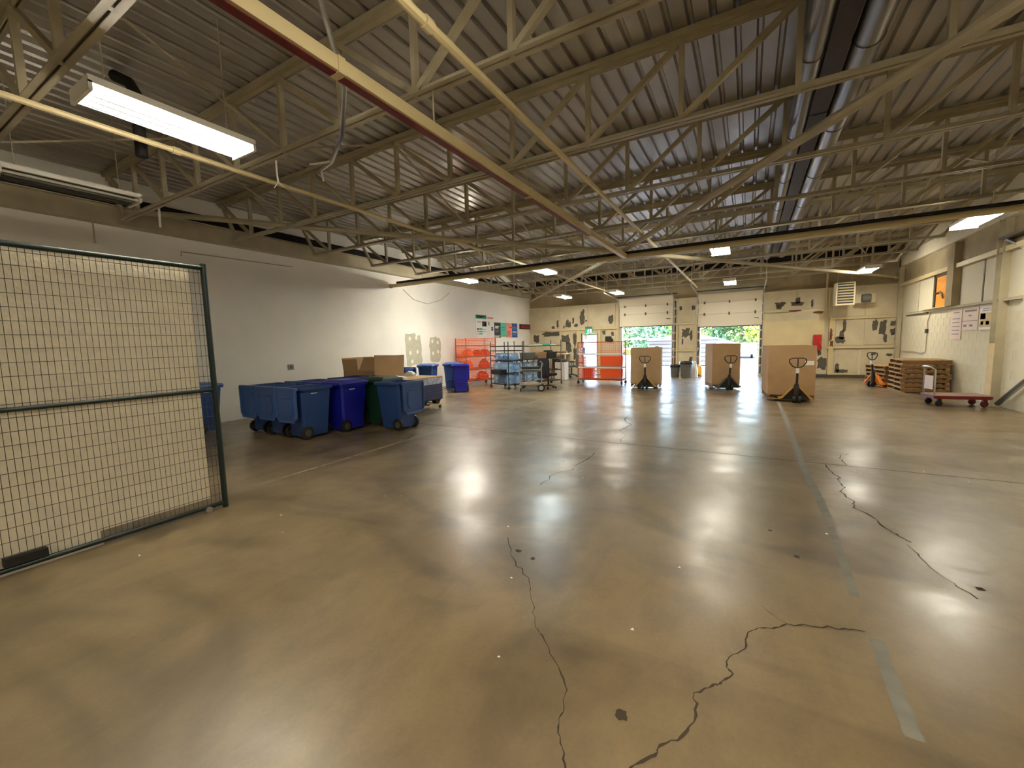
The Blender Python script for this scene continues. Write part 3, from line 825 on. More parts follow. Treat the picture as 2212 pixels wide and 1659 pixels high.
DX, DY = -7.28, 7.55
t = thing('wooden_dolly', 'wooden dolly on grey casters under the slate blue trays', 'dolly', (DX,DY,0))
for yy in (-.55,-.18,.18,.55): B(-.5,.52,yy-.045,yy+.045,.115,.14).build('board','wood_pale',t)
for xx in (-.4,.5): B(xx-.03,xx+.03,-.6,.62,.09,.115).build('runner','wood_pale',t)
cas = MB().lathe([(.01,-.016),(.04,-.016),(.045,0),(.04,.016),(.01,.016)], 12, (0,0,.045), 'x').box(-.025,.025,-.02,.02,.06,.09).mesh('caster','rubber')
for xx, yy in ((-.4,-.5),(.5,-.5),(-.4,.55),(.5,.55)): put('caster', cas, t, (xx,yy,0))
t = thing('tray_feet', 'black moulded pallet feet between the dolly and trays', 'plastic pallet', (DX,DY,.14))
for xx in (-.42,.42):
    for yy in (-.5,0,.5): MB().taper(.06,.08,0,.09,.11,.10,0,.02).build('foot','black',t,False,(xx,yy,0))
B(-.54,.54,-.62,.62,.10,.125).build('deck','black',t)
lay = MB().taper(.545,.625,0,.555,.635,.052,0,.02).mesh('tray_shell','tray'); lip = MB().taper(.563,.643,.040,.563,.643,.052,0,.02).mesh('tray_lip','tray')
for k in range(7):
    t = thing('plastic_tray', 'slate blue stacked plastic tray, %s of the wrapped stack' % ['bottom layer','second layer','third layer','fourth layer','fifth layer','sixth layer','top layer'][k], 'tray', (DX,DY,.266+k*.0535), group='stacked slate blue trays')
    put('tray_shell', lay, t); put('tray_lip', lip, t)
t = tag(MB().taper(.562,.642,.642,.566,.646,.80,0,.03).build('plastic_wrap','wrap',None,False,(DX,DY,0)), 'crumpled clear plastic wrap round the top of the tray stack', 'plastic wrap')
t = tag(B(-.55,.55,-.63,.63,.802,.825).build('cardboard_sheet','card_in',None,False,(DX,DY,0)), 'flat cardboard sheet lying on the wrapped tray stack', 'cardboard')
def lump(name, label, cat, x, y, z, sx, sy, sz, m, n=10, rnd=.3):
    mb = MB(); rows = 4; vs = []
    for i in range(rows):
        ph = (i+.15)/rows*PI/2
        for k in range(n):
            a = 2*PI*k/n; j = 1+random.uniform(-rnd, rnd)*.6
            vs.append((sx*math.cos(ph)*math.cos(a)*j, sy*math.cos(ph)*math.sin(a)*j, sz*math.sin(ph)*(1+random.uniform(-rnd,rnd)*.4) if i else 0))
    vs.append((0,0,sz))
    fs = [(i*n+k, i*n+(k+1)%n, (i+1)*n+(k+1)%n, (i+1)*n+k) for i in range(rows-1) for k in range(n)]+[((rows-1)*n+k,(rows-1)*n+(k+1)%n,rows*n) for k in range(n)]+[tuple(range(n-1,-1,-1))]
    mb.add(vs, fs)
    return tag(mb.build(name, m, None, False, (x,y,z)), label, cat)
lump('paper_bundle','crumpled white plastic sheeting on the near end of tray stack','plastic sheet',-7.35,7.15,.826,.36,.24,.07,'label_white')
lump('paper_bundle','small white bag lying on top of tray stack behind the sheeting','bag',-7.6,7.95,.826,.2,.14,.12,'label_white')

# ================================================================ ORANGE NET RACK BY THE WALL
def net(mb, p0, p1, z0, z1, pitch=.075, w=.014, hp=None):
    p0, p1 = Vector(p0), Vector(p1); L_ = (p1-p0).length; d = (p1-p0)/L_
    n = int(L_/pitch)
    for k in range(n+1):
        q = p0+d*(k*L_/n); mb.bar((q.x,q.y,z0),(q.x,q.y,z1), w*.55, .004, (d.y,-d.x,0))
    hp = hp or pitch*.8
    m_ = int((z1-z0)/hp)
    for k in range(m_+1):
        z = z0+(z1-z0)*k/m_; mb.bar((p0.x,p0.y,z),(p1.x,p1.y,z), .004, w)
def caster_set(t, pts):
    c = MB().lathe([(.012,-.02),(.052,-.02),(.06,0),(.052,.02),(.012,.02)], 12, (0,0,.06), 'x').box(-.03,.03,-.028,.028,.085,.125).mesh('caster','rubber')
    for x, y in pts: put('caster', c, t, (x,y,0), random.uniform(0,PI))
def rack(name, label, loc, rz, W, D, H, shelves, pm='black', netm=None, wire=True, netsides=(0,1,2,3)):
    t = thing(name, label, 'rack', loc, rz)
    cs = [(-W/2,-D/2),(W/2,-D/2),(W/2,D/2),(-W/2,D/2)]
    for x, y in cs: MB().tube([(x,y,.12),(x,y,H)], .016, 8).build('post', pm, t, True)
    caster_set(t, cs)
    for z in shelves:
        f = MB()
        for i in range(4): a, b = cs[i], cs[(i+1)%4]; f.bar((a[0],a[1],z),(b[0],b[1],z), .014, .03)
        s = put('shelf', f.mesh('shelf', pm), t)
        w = MB(); k = -D/2+.04
        while k < D/2: w.bar((-W/2,k,z+.008),(W/2,k,z+.008), .006); k += .06
        w.build('shelf_wires', pm, s)
    if netm:
        for i in netsides:
            a, b = cs[i], cs[(i+1)%4]; mb = MB(); net(mb, (a[0]*1.02,a[1]*1.04,0), (b[0]*1.02,b[1]*1.04,0), .16, H-.03)
            mb.build('netting', netm, t)
    return t
rack('net_rack','black wheeled rack wrapped in red-orange safety netting against the white wall',(-9.42,13.6,0),math.radians(76),1.55,.62,1.84,(.18,.62,1.12,1.55),'steel_dark','orange_net')
# bundles in the net rack
for k, (dx, dz, sx, sz, m) in enumerate(((-.45,1.15,.26,.26,'orange_net'),(.05,1.16,.24,.22,'red_net'),(.45,1.16,.24,.24,'red_net'),(-.45,.66,.25,.32,'orange_net'),(.4,.66,.26,.34,'red_net'),(.3,.21,.30,.30,'red_net'))):
    c, s = math.cos(math.radians(76)), math.sin(math.radians(76))
    lump('netting_bundle','folded %s netting bundle on the %s shelf of the net rack, %s' % ('orange' if m == 'orange_net' else 'red', ['upper','upper','upper','middle','middle','bottom'][k], ['near end','centre','far end','near end','far end','far end'][k]),'netting',-9.42+dx*c,13.6+dx*s,dz,sx,.24,sz,m)

# ================================================================ WATER JUG RACKS
RA = dict(loc=(-7.52,12.74,0), rz=math.radians(-24))
rack('jug_rack','black wheeled wire rack holding blue water jugs, left of the service cart',RA['loc'],RA['rz'],1.10,.62,1.66,(.16,.56,.98,1.34,1.50))
RB = dict(loc=(-6.85,13.95,0), rz=math.radians(64))
rack('jug_rack','long black wheeled wire rack with jugs and papers behind the black office chair',RB['loc'],RB['rz'],1.75,.60,1.68,(.16,.56,1.0,1.48),'steel_dark')
jp = [(.05,0),(.128,.01),(.135,.04),(.135,.10),(.126,.115),(.126,.16),(.135,.175),(.135,.26),(.11,.31),(.05,.345),(.03,.355),(.03,.385)]
jm = MB().lathe(jp, 14).mesh('jug_body','jug',True)
jc = MB().lathe([(.033,.37),(.034,.40),(.028,.405)], 10).mesh('jug_cap','jug_cap',True)
def jug(x, y, z, label, lie=None, grp='blue water jugs'):
    t = thing('water_jug', label, 'water jug', (x,y,z), group=grp)
    if lie is not None:
        t.rotation_euler = (PI/2, 0, lie); t.location = (x,y,z+.137)
    put('jug_body', jm, t); put('jug_cap', jc, t)
def rp(R, dx, dy):
    c, s = math.cos(R['rz']), math.sin(R['rz']); return R['loc'][0]+dx*c-dy*s, R['loc'][1]+dx*s+dy*c
posn = ['first from the left','second from the left','third from the left','fourth from the left']
for z, sh in ((.175,'bottom'),(.575,'middle')):
    for k in range(4):
        x, y = rp(RA,-.41+k*.275,-.14); jug(x,y,z,'upright blue water jug on %s shelf of jug rack, %s' % (sh,posn[k]))
    for k in range(4):
        x, y = rp(RA,-.41+k*.275,.15); jug(x,y,z,'blue water jug in back row of the jug rack %s shelf, %s' % (sh,posn[k]))
for k in range(4):
    x, y = rp(RA,-.41+k*.275,.16); jug(x,y,.995,'blue water jug lying on top jug shelf, %s' % posn[k], RA['rz'])
for z, sh in ((.175,'bottom'),(.575,'middle')):
    for k in range(4):
        x, y = rp(RB,-.70+k*.29,.12); jug(x,y,z,'upright blue water jug on %s shelf of the long rack, %s' % (sh,posn[k]))
t = tag(B(-.28,.28,-.16,.16,0,.17).build('black_tote','black',None,False,(-7.62,12.42,.52),RA['rz']),'black fabric tote hanging at the front of the jug rack','tote')
t['label'] = 'black tote box fixed at the left front of the jug rack'
for k, (dx, w, h, m, nm) in enumerate(((-.1,.24,.03,'paper','stack of white papers on top of the long wire rack'),(.3,.22,.05,'poster_teal','teal folded cloth on top of the long wire rack'),(.6,.2,.03,'label_white','white envelopes at far end of long rack top'))):
    x, y = rp(RB,dx,0); tag(MB().taper(w,w*.7,0,w*.9,w*.6,h,0,.03).build('folded_item',m,None,False,(x,y,1.50),RB['rz']),nm,'papers')
for k, dx in enumerate((-.5,.05,.55)):
    x, y = rp(RB,dx,0)
    t = thing('storage_box','%s box on the upper shelf of the long wire rack' % ['grey','brown cardboard','dark'][k],'box',(x,y,1.02),RB['rz'])
    MB().taper(.2,.2,0,.21,.21,.2,0,.02).build('box_body',['bin_grey','card','ink_dark'][k],t); B(-.215,.215,-.215,.215,.2,.225).build('lid',['bin_grey','card','ink_dark'][k],t)

# ================================================================ SERVICE CART AND CHAIRS
t = thing('service_cart','grey two-shelf service cart with two large rear wheels','cart',(-6.28,12.2,0),math.radians(28))
for z in (.20,.66):
    B(-.36,.36,-.22,.22,z,z+.02).build('shelf','bin_grey',t)
    f = MB()
    for a, b in (((-.36,-.22),(.36,-.22)),((.36,-.22),(.36,.22)),((.36,.22),(-.36,.22)),((-.36,.22),(-.36,-.22))): f.bar((a[0],a[1],z+.06),(b[0],b[1],z+.06),.012,.03)
    f.build('shelf_rail','chrome',t)
for x, y in ((-.36,-.22),(-.36,.22)): MB().tube([(x,y,.10),(x,y,.78)], .013, 6).build('leg','chrome',t)
for y in (-.22,.22): MB().tube([(.36,y,.18),(.36,y,.78),(.40,y,.92),(.34,y,.97)], .013, 6).build('leg','chrome',t)
MB().tube([(.34,-.22,.97),(.34,.22,.97)], .013, 6).build('handle','chrome',t)
bw = MB().lathe([(.02,-.02),(.09,-.022),(.12,-.016),(.12,.016),(.09,.022),(.02,.02)], 18, (0,0,0), 'y'); bw.k = 1; bw.lathe([(.01,-.026),(.07,-.024),(.07,.024),(.01,.026)], 14, (0,0,0), 'y')
bwm = bw.mesh('wheel',['rubber','chrome'],True)
for y in (-.25,.25): put('wheel', bwm, t, (.34,y,.12))
for y in (-.2,.2): put('caster', cas, t, (-.34,y,0))
x0, y0 = -6.28, 12.2
lump('tan_bundle','crumpled tan bags on the lower shelf of service cart','bags',x0,y0,.222,.3,.18,.12,'tan_bag')
tag(MB().taper(.28,.17,0,.3,.19,.13,0,.02).build('dark_crate','ink_dark',None,False,(x0,y0,.682),math.radians(28)),'dark crate of parts on the upper shelf of service cart','crate')

def office_chair(label, loc, rz, backm, seatz=.46, bz0=.42, bz1=1.06):
    t = thing('office_chair', label, 'chair', loc, rz)
    MB().taper(.24,.23,seatz,.25,.24,seatz+.08,0,.06).build('seat',backm,t)
    b = MB(); b.prism([(-.20,bz0),(.20,bz0),(.245,bz0+.1),(.235,bz1-.1),(.19,bz1),(-.19,bz1),(-.235,bz1-.1),(-.245,bz0+.1)],'y',-.29,-.22)
    b.build('backrest',backm,t)
    MB().tube([(0,-.2,seatz),(0,-.26,seatz+.1),(0,-.24,bz0+.3)], .02, 6).build('back_stem','rubber',t)
    MB().tube([(0,0,.12),(0,0,seatz)], .028, 8).build('gas_column','rubber',t)
    for k in range(5):
        a = 2*PI*k/5+.3
        MB().tube([(0,0,.13),(.28*math.cos(a),.28*math.sin(a),.075)], [.026,.016], 6).build('leg','rubber',t)
        put('caster', cas, t, (.28*math.cos(a),.28*math.sin(a),0), a)
    for s in (-1,1): MB().tube([(s*.25,-.05,seatz+.03),(s*.30,-.05,seatz+.1),(s*.30,-.05,seatz+.22),(s*.30,.12,seatz+.24),(s*.3,-.15,seatz+.24)], .016, 6).build('armrest','rubber',t)
    return t
office_chair('black office chair seen from behind beside the service cart',(-5.98,12.95,0),math.radians(-14),'chair_black',.46,.38,1.06)
office_chair('grey office chair by the workbench near the water cooler',(-6.95,17.6,0),math.radians(120),'bin_grey')

# ================================================================ WORKBENCH BY FAR WALL
t = thing('workbench','long cream workbench against the far wall left of exit door','workbench',(-8.55,19.35,0))
B(-1.0,.75,-.35,.35,1.0,1.04).build('bench_top','white_beam',t)
for x in (-.95,.7):
    for y in (-.3,.3): B(x-.03,x+.03,y-.03,y+.03,0,1.0).build('leg','steel',t)
B(-.97,.72,-.3,.3,.2,.23).build('lower_shelf','steel_dark',t)
for k, (x, y, z, w, d, h, m, nm) in enumerate(((-9.2,19.25,.23,.25,.2,.4,'black','black equipment case under the workbench, left'),(-8.6,19.25,.23,.25,.22,.5,'chair_black','black box under the workbench, centre'),(-8.1,19.25,.23,.18,.2,.36,'yellow','yellow-brown box under the workbench, right'),(-8.25,19.3,1.04,.3,.16,.07,'wood_dark','flat brown parcel on the workbench'),(-8.9,19.3,1.04,.2,.15,.14,'chair_black','black bag heaped on the workbench'))):
    t = thing('bench_box',nm,'box',(x,y,z))
    MB().taper(w,d,0,w*.97,d*.97,h,0,.02).build('box_body',m,t); MB().taper(w*.99,d*.99,h,w*.96,d*.96,h+.02,0,.02).build('lid',m,t)
for x, y, z, w, d, h, m, nm in ((-7.55,16.0,0,.24,.24,.95,'card_in','tall pale cardboard box behind the long wire rack'),(-6.95,16.45,0,.22,.22,.75,'label_white','white box standing left of the grey office chair')):
    t = thing('carton',nm,'box',(x,y,z)); B(-w,w,-d,d,0,h).build('box_body',m,t); B(-.025,.025,-d-.001,d+.001,h,h+.003).build('tape','label_white',t)
lump('hi_vis_vest','yellow and black safety vests heaped on the tall carton','vests',-7.55,16.0,.954,.28,.22,.16,'hi_vis')
lump('black_jacket','black jacket heaped on the white box','jacket',-6.95,16.45,.754,.24,.2,.14,'chair_black')
t = thing('waste_basket','black waste basket beside the grey office chair','bin',(-7.35,17.35,0))
MB().lathe([(.15,0),(.19,.5),(.20,.5),(.20,.52),(.18,.52)], 14).build('bin_body','chair_black',t,True); MB().lathe([(.202,.48),(.206,.49),(.206,.52),(.2,.525)],14).build('rim','rubber',t)
t = thing('water_cooler','white water cooler with an upturned blue jug beside orange cage','water cooler',(-6.25,17.1,0))
MB().taper(.15,.16,0,.15,.16,.95,0,.02).build('cabinet','door_white',t); B(-.1,.1,-.19,-.155,.66,.74).build('tap_panel','bin_grey',t)
jug(-6.25,17.1,1.33,'blue jug upturned on the white water cooler')
_j = [o for o in col.objects if o.get('label') == 'blue jug upturned on the white water cooler'][0]; _j.rotation_euler = (PI,0,0); _j.location = (-6.25,17.1,1.36)

# ================================================================ ORANGE CAGE BY THE LEFT DOCK DOOR
t = rack('net_cage','wheeled cage of orange safety netting standing before the left dock door',(-4.76,15.08,0),math.radians(-1),1.66,.52,1.58,(.18,.62,1.12,1.56),'steel_dark','orange_net',True,(0,1,3))
for z in (.63,1.13): B(-.83,.83,-.285,-.265,z-.02,z+.02).build('white_rail','door_white',t)
for k, (x, z, h) in enumerate(((.38,.68,.36),(.38,.24,.32))):
    tag(MB().taper(.38,.18,0,.39,.19,h,0,.04).build('netting_stack','orange_net',None,False,(-4.76+x,15.08,z)),'solid folded orange netting on the %s shelf of the cage' % ['middle','lower'][k],'netting')
tag(MB().taper(.17,.16,0,.18,.17,.4,0,.03).build('red_crate','red_net',None,False,(-5.25,15.1,.22)),'red crate at the bottom left inside the orange cage','crate')
MB().tube([(.86,.26,.2),(.92,.3,1.0),(.88,.28,1.55)], .01, 5).build('loose_net_edge','door_white',t)

# ================================================================ CARTON + PALLET JACK UNITS
def pallet_jack(label, loc, rz, frame, hz, lean=.0):
    t = thing('pallet_jack', label, 'pallet jack', loc, rz)
    # pump head, triangular mast, forks run to +y
    MB().prism([(-.30,.07),(.30,.07),(.27,.13),(.09,.36),(-.09,.36),(-.27,.13)],'y',.04,.10).build('mast_plate','jack_dark' if frame != 'jack_orange' else frame,t)
    mb = MB()
    for s in (-1,1): mb.bar((s*.30,.02,.10),(s*.07,.02,.38),.035,.04)
    mb.build('mast_brace',frame,t)
    MB().lathe([(.05,.12),(.055,.4),(.04,.46)], 12).build('pump_cylinder','jack_dark',t,True)
    for s in (-1,1):
        MB().prism([(.05,.075),(1.1,.075),(1.15,.09),(1.1,.115),(.05,.125)],'x',s*.27-.08,s*.27+.08).build('fork',frame,t)
        MB().lathe([(.01,-.05),(.038,-.05),(.038,.05),(.01,.05)],10,(s*.27,1.0,.04),'x').build('fork_roller','rubber',t)
    wm = MB().lathe([(.015,-.028),(.08,-.028),(.085,0),(.08,.028),(.015,.028)],16,(0,0,0),'x').mesh('steer_wheel','rubber',True)
    for s in (-.06,.06): put('steer_wheel', wm, t, (s,-.04,.085))
    top = (0,-.06-lean,hz-.22)
    MB().tube([(0,-.02,.42),top], [.028,.022], 8).build('handle_shaft','jack_dark',t,True)
    B(-.03,.03,top[1]-.032,top[1]+.03,hz-.36,hz-.24).build('shaft_sticker','label_white',t)
    pts = [(0,hz-.24),(.10,hz-.20),(.17,hz-.10),(.165,hz-.03),(.11,hz),(-.11,hz),(-.165,hz-.03),(-.17,hz-.10),(-.10,hz-.20),(0,hz-.24)]
    MB().tube([(x,top[1]-lean*.2,z) for x,z in pts], .014, 6, False).build('handle_loop','jack_dark',t,True)
    MB().tube([(0,top[1],hz-.22),(0,top[1],hz-.02)], .014, 6).build('control_lever','jack_dark',t)
    return t
def carton(label, loc, rz, W, D, z0, H, notch, lab=None):
    t = thing('pallet_carton', label, 'cardboard box', loc, rz)
    prof = [(-W/2,z0),(W/2,z0),(W/2,H)]+notch+[(-W/2,H)]
    MB().prism(prof,'y',-D/2,-D/2+.012).build('front_face','card',t)
    B(-W/2,W/2,D/2-.012,D/2,z0,H).build('back_face','card',t)
    B(-W/2,-W/2+.012,-D/2+.012,D/2-.012,z0,H-.004).build('side_face','card',t); B(W/2-.012,W/2,-D/2+.012,D/2-.012,z0,H-.004).build('side_face','card',t)
    B(-W/2,W/2,-D/2+.012,D/2-.012,z0,z0+.012).build('bottom','card',t)
    if lab: B(lab[0],lab[0]+.18,-D/2-.002,-D/2,lab[1],lab[1]+.1).build('white_label','label_white',t)
    return t
def pallet_mesh():
    P = []
    P.append(('stringer', B(-.51,.51,-.02,.02,.022,.105).mesh('stringer','wood_dark'), [(0,-.58,0),(0,0,0),(0,.58,0)]))
    P.append(('deck_board', B(-.045,.045,-.6,.6,.105,.124).mesh('deck_board','wood'), [(-.465+k*.155,0,0) for k in range(7)]))
    P.append(('bottom_board', B(-.045,.045,-.6,.6,.003,.022).mesh('bottom_board','wood'), [(-.465,0,0),(0,0,0),(.465,0,0)]))
    return P
PK = pallet_mesh()
def pallet(label, loc, rz, grp=None, sx=1.0):
    t = thing('wooden_pallet', label, 'pallet', loc, rz, grp)
    for nm, me, locs in PK:
        for l in locs: put(nm, me, t, l)
    if sx != 1: t.scale = (sx,1,1)
    return t
units = (((-2.98,14.42),math.radians(7),.95,.95,1.34,'left carton, before the left dock door',.0,[(.42,1.34),(.40,1.39),(.30,1.39),(.29,1.33),(-.20,1.33),(-.21,1.25),(-.26,1.25),(-.27,1.36),(-.40,1.36)],None),
         ((-.72,14.88),math.radians(17),.80,.95,1.42,'middle carton, before the right dock door',.05,[(.2,1.43),(-.15,1.44),(-.2,1.41)],None),
         ((.89,12.75),math.radians(4.5),.98,1.22,1.37,'largest carton nearest the camera',.0,[(.25,1.385),(.0,1.38),(-.05,1.37)],(.27,.90)))
for i, ((x, y), rz, W, D, H, nm, lean, notch, lab) in enumerate(units):
    carton('tall brown cardboard carton on a pallet, '+nm, (x,y,0), rz, W, D, .17, H, notch, lab)
    p = pallet('low wooden pallet under the '+nm, (x,y,.045), rz+PI/2, None, .9)
    p.scale = (D/1.04, W/1.22, .95)
    jd = -D/2-.14; jo = (.0,.06,.09)[i]
    pallet_jack('pallet jack with loop handle in front of the '+nm, (x+jo*math.cos(rz)-jd*math.sin(rz), y+jo*math.sin(rz)+jd*math.cos(rz), 0), rz, ('jack_yellow','bin_grey','jack_yellow')[i], (1.08,1.06,1.08)[i], lean)

# ================================================================ PALLET STACKS, RIGHT
for k in range(7):
    p = pallet('grey-brown wooden pallet, %s of the tall stack by the right wall' % ['bottom','second from bottom','third from bottom','fourth from bottom','fifth from bottom','second from top','top'][k],
           (4.14+random.uniform(-.015,.015),15.62+random.uniform(-.03,.03),k*.1265), random.uniform(-.02,.02), 'pallets in the tall stack')
    p.scale = (.95,1,1)
for k in range(5):
    p = pallet('pinkish wooden pallet, %s of the low stack behind' % ['bottom','second','middle','fourth','top'][k],
           (4.0+random.uniform(-.02,.02),17.1+random.uniform(-.03,.03),k*.1265), .18+random.uniform(-.02,.02), 'pallets in the low stack')
pallet_jack('orange pallet jack parked by the low pallet stack',(3.36,16.5,0),math.radians(-58),'jack_orange',1.05)

# red flatbed trolley
t = thing('flatbed_trolley','maroon flatbed trolley with chrome push handle by the right column','trolley',(3.98,12.62,0),math.radians(8))
MB().taper(.47,.30,.17,.48,.31,.24,0,.04).build('deck_frame','maroon',t); MB().taper(.475,.305,.24,.47,.30,.25,0,.04).build('deck_top','maroon_top',t)
for x in (-.36,.38):
    for y in (-.2,.2):
        MB().lathe([(.015,-.02),(.06,-.02),(.068,0),(.06,.02),(.015,.02)],14,(x,y,.068),'y').box(x-.035,x+.035,y-.03,y+.03,.10,.17).build('caster','rubber' if x < 0 else 'maroon',t)
MB().tube([(-.45,-.22,.22),(-.46,-.22,.80),(-.52,-.17,.86),(-.56,0,.87),(-.52,.17,.86),(-.46,.22,.80),(-.45,.22,.22)], .018, 8).build('push_handle','chrome',t,True)
B(-.468,-.455,-.16,.16,.36,.66).build('handle_plate','paper_pink',t)

# unit heater
t = thing('unit_heater','cream louvred unit heater hung on the far wall, upper right','heater',(2.94,19.0,2.66))
B(-.27,.27,-.25,.25,0,.80).build('cabinet','heater',t)
for k in range(7):
    z = .10+k*.095
    MB().prism([(-.27,z),(-.262,z+.012),(-.30,z+.05),(-.31,z+.04)],'x',-.22,.22).build('louvre','heater',t)
B(-.225,.225,-.256,-.25,.06,.76).build('dark_core','black',t)
for x in (-.2,.2): MB().tube([(x,0,.8),(x,0,ZD-2.66)], .01, 5).build('hanger_rod','steel',t)
t = thing('fan_motor','dark grey fan motor on bracket beside the unit heater','motor',(3.62,19.3,2.72))
MB().lathe([(.06,-.14),(.15,-.13),(.16,0),(.15,.12),(.05,.14)],14,(0,0,.18),'x').build('motor_body','bin_grey',t,True); B(-.30,.26,.05,.12,.02,.34).build('bracket','heater',t); B(-.2,.2,.1,.5,.1,.2).build('wall_arm','heater',t)

# plywood panel and red cabinet
tag(MB().prism([(.50,1.2),(2.5,1.2),(2.5,2.22),(.50,2.22)],'y',YF-.13,YF-.095).build('plywood_sheet','ply'),'cream painted plywood sheet fixed on the wall right of dock doors','plywood')
tag(MB().prism([(.50,.2),(2.1,.2),(2.1,1.19),(.50,1.19)],'y',YF-.13,YF-.095).build('plywood_sheet','ply'),'lower plywood sheet mostly hidden behind the largest carton','plywood')
t = thing('red_cabinet','flat red metal cabinet on the far wall above cartons','cabinet',(2.30,YF-.14,1.06)); B(-.12,.12,-.1,0,0,.58).build('cabinet_body','red',t); B(-.105,.105,-.108,-.1,.03,.55).build('door','red',t); B(.07,.085,-.118,-.108,.25,.33).build('handle','chrome',t)

# exit sign, monitor
t = thing('exit_sign','green running-man exit sign above the person door','sign',(-6.86,YF-.12,2.0))
B(-.18,.18,-.03,0,0,.22).build('sign_box','exit_green',t); B(-.17,.17,-.03,.0,.22,.32).build('mount','bin_grey',t)
mb = MB(); mb.lathe([(.001,-.002),(.018,-.002),(.018,.002),(.001,.002)],8,(.0,-.034,.18),'y')
mb.bar((.0,-.034,.16),(-.02,-.034,.09),.004,.03); mb.bar((-.02,-.034,.09),(.03,-.034,.05),.004,.018); mb.bar((-.02,-.034,.09),(-.07,-.034,.04),.004,.018); mb.bar((0,-.034,.15),(.05,-.034,.12),.004,.014); mb.bar((0,-.034,.15),(-.05,-.034,.13),.004,.014); mb.box(.08,.15,-.036,-.031,.03,.19)
mb.build('pictogram','exit_white',t)
t = thing('wall_monitor','small black monitor on the wall above the orange cage','monitor',(-5.88,YF-.1,1.58)); B(-.15,.15,-.03,0,0,.24).build('screen','black',t); B(-.05,.05,0,.06,.08,.16).build('bracket','rubber',t); B(.16,.24,-.02,.02,0,.1).build('side_box','rubber',t)

# grey trash cans, bag, bollards, pole at the pier
def can(label, loc, r, h, liner):
    t = thing('trash_can', label, 'trash can', loc)
    MB().lathe([(r*.78,0),(r*.8,.02),(r*.98,h-.06),(r*1.06,h-.05),(r*1.06,h),(r*.95,h),(r*.9,h-.05)], 18).build('can_body','bin_grey',t,True)
    MB().lathe([(r*1.08,h-.09),(r*1.1,h-.02),(r*1.0,h+.02),(r*.7,h-.03)], 14).build('liner',liner,t,True)
can('smaller grey trash can left of the pier between dock doors',(-2.66,18.5,0),.2,.52,'bag_black')
can('larger grey trash can with black liner at the pier between dock doors',(-2.22,18.45,0),.25,.66,'bag_black')
lump('white_bag','white plastic bag slumped right of the larger trash can','bag',-1.92,18.7,0,.14,.14,.66,'label_white')
for x, nm in ((-2.45,'between the two trash cans'),(-1.78,'at the right of the pier')):
    t = thing('bollard','yellow bollard '+nm,'bollard',(x,19.3,0)); MB().lathe([(.09,0),(.09,.38),(.06,.44),(.01,.46)],12).build('post','yellow',t,True); MB().lathe([(.13,0),(.13,.02)],12).build('base_plate','steel_dark',t)
t = thing('broom','long wooden broom leaning on the pier beside trash cans','broom',(-1.92,19.2,0)); MB().tube([(0,0,.06),(.1,.5,1.35)], .013, 6).build('handle','wood_dark',t); MB().taper(.16,.03,0,.14,.02,.07,0,.01).build('brush','chair_black',t)

# posters on left wall
def sheet(name, label, cat, wall, a0, a1, z0, z1, m, bars=(), d=.012):
    t = thing(name, label, cat, (XL+.006 if wall == 'L' else XR-.014,0,0))
    s = 1 if wall == 'L' else -1
    def slab(x0, x1, b0, b1, c0, c1): return B(min(s*x0,s*x1),max(s*x0,s*x1),b0,b1,c0,c1)
    slab(0,d,a0,a1,z0,z1).build('sheet',m,t)
    for (u0,u1,v0,v1,bm) in bars:
        yy = (a0+u0*(a1-a0), a0+u1*(a1-a0)); slab(d,d+.002,min(yy),max(yy),z0+v0*(z1-z0),z0+v1*(z1-z0)).build('print',bm,t)
    return t
sheet('poster','tall white poster with a green header on the white wall','poster','L',14.75,15.58,1.88,2.87,'paper',
      [(.0,1,.83,1,'poster_green'),(.12,.85,.92,.955,'paper'),(.3,.62,.86,.885,'paper'),(.58,1,.50,.72,'ink_dark'),(.76,.95,.52,.62,'tan_bag'),(.1,.5,.70,.72,'ink'),(.1,.5,.66,.675,'ink'),
       (.1,.24,.34,.42,'ink_dark'),(.28,.6,.35,.41,'poster_green'),(.28,.6,.24,.30,'poster_teal'),(.28,.6,.14,.20,'poster_teal'),(.1,.24,.25,.29,'ink'),(.12,.22,.14,.19,'poster_coral'),(.66,.9,.36,.38,'ink'),(.66,.9,.26,.28,'ink'),(.05,.95,.05,.055,'ink')])
for a0, a1, z0, z1, m, nm, bars in ((16.25,16.78,1.98,2.58,'ink_dark','charcoal panel, leftmost of the four-colour wall banner',[(.1,.75,.66,.74,'paper'),(.1,.65,.55,.62,'paper'),(.1,.75,.42,.44,'ink'),(.1,.7,.36,.38,'ink'),(.1,.75,.30,.32,'ink'),(.1,.6,.24,.26,'ink')]),
                           (16.79,17.33,1.93,2.58,'poster_teal','teal panel, second of the four-colour wall banner',[(.1,.75,.62,.67,'poster_green'),(.1,.7,.52,.54,'poster_green'),(.1,.75,.46,.48,'poster_green'),(.1,.5,.40,.42,'poster_green'),(0,1,.02,.06,'poster_green')]),
                           (17.34,17.87,1.89,2.58,'poster_coral','coral panel, third of the four-colour wall banner',[(.1,.65,.36,.41,'maroon'),(.1,.8,.26,.28,'maroon'),(.1,.7,.20,.22,'maroon'),(.1,.5,.14,.16,'maroon'),(.4,.46,.72,.95,'ink'),(.46,1,.68,.73,'red')]),
                           (17.88,18.42,1.89,2.58,'poster_blue','blue panel, rightmost of the four-colour wall banner',[(0,.8,.76,.81,'red'),(.05,.9,.66,.70,'poster_teal'),(.1,.85,.35,.42,'paper'),(.1,.7,.24,.26,'poster_teal'),(.1,.75,.18,.20,'poster_teal')])):
    sheet('banner_panel',nm,'banner','L',a0,a1,z0,z1,m,bars)
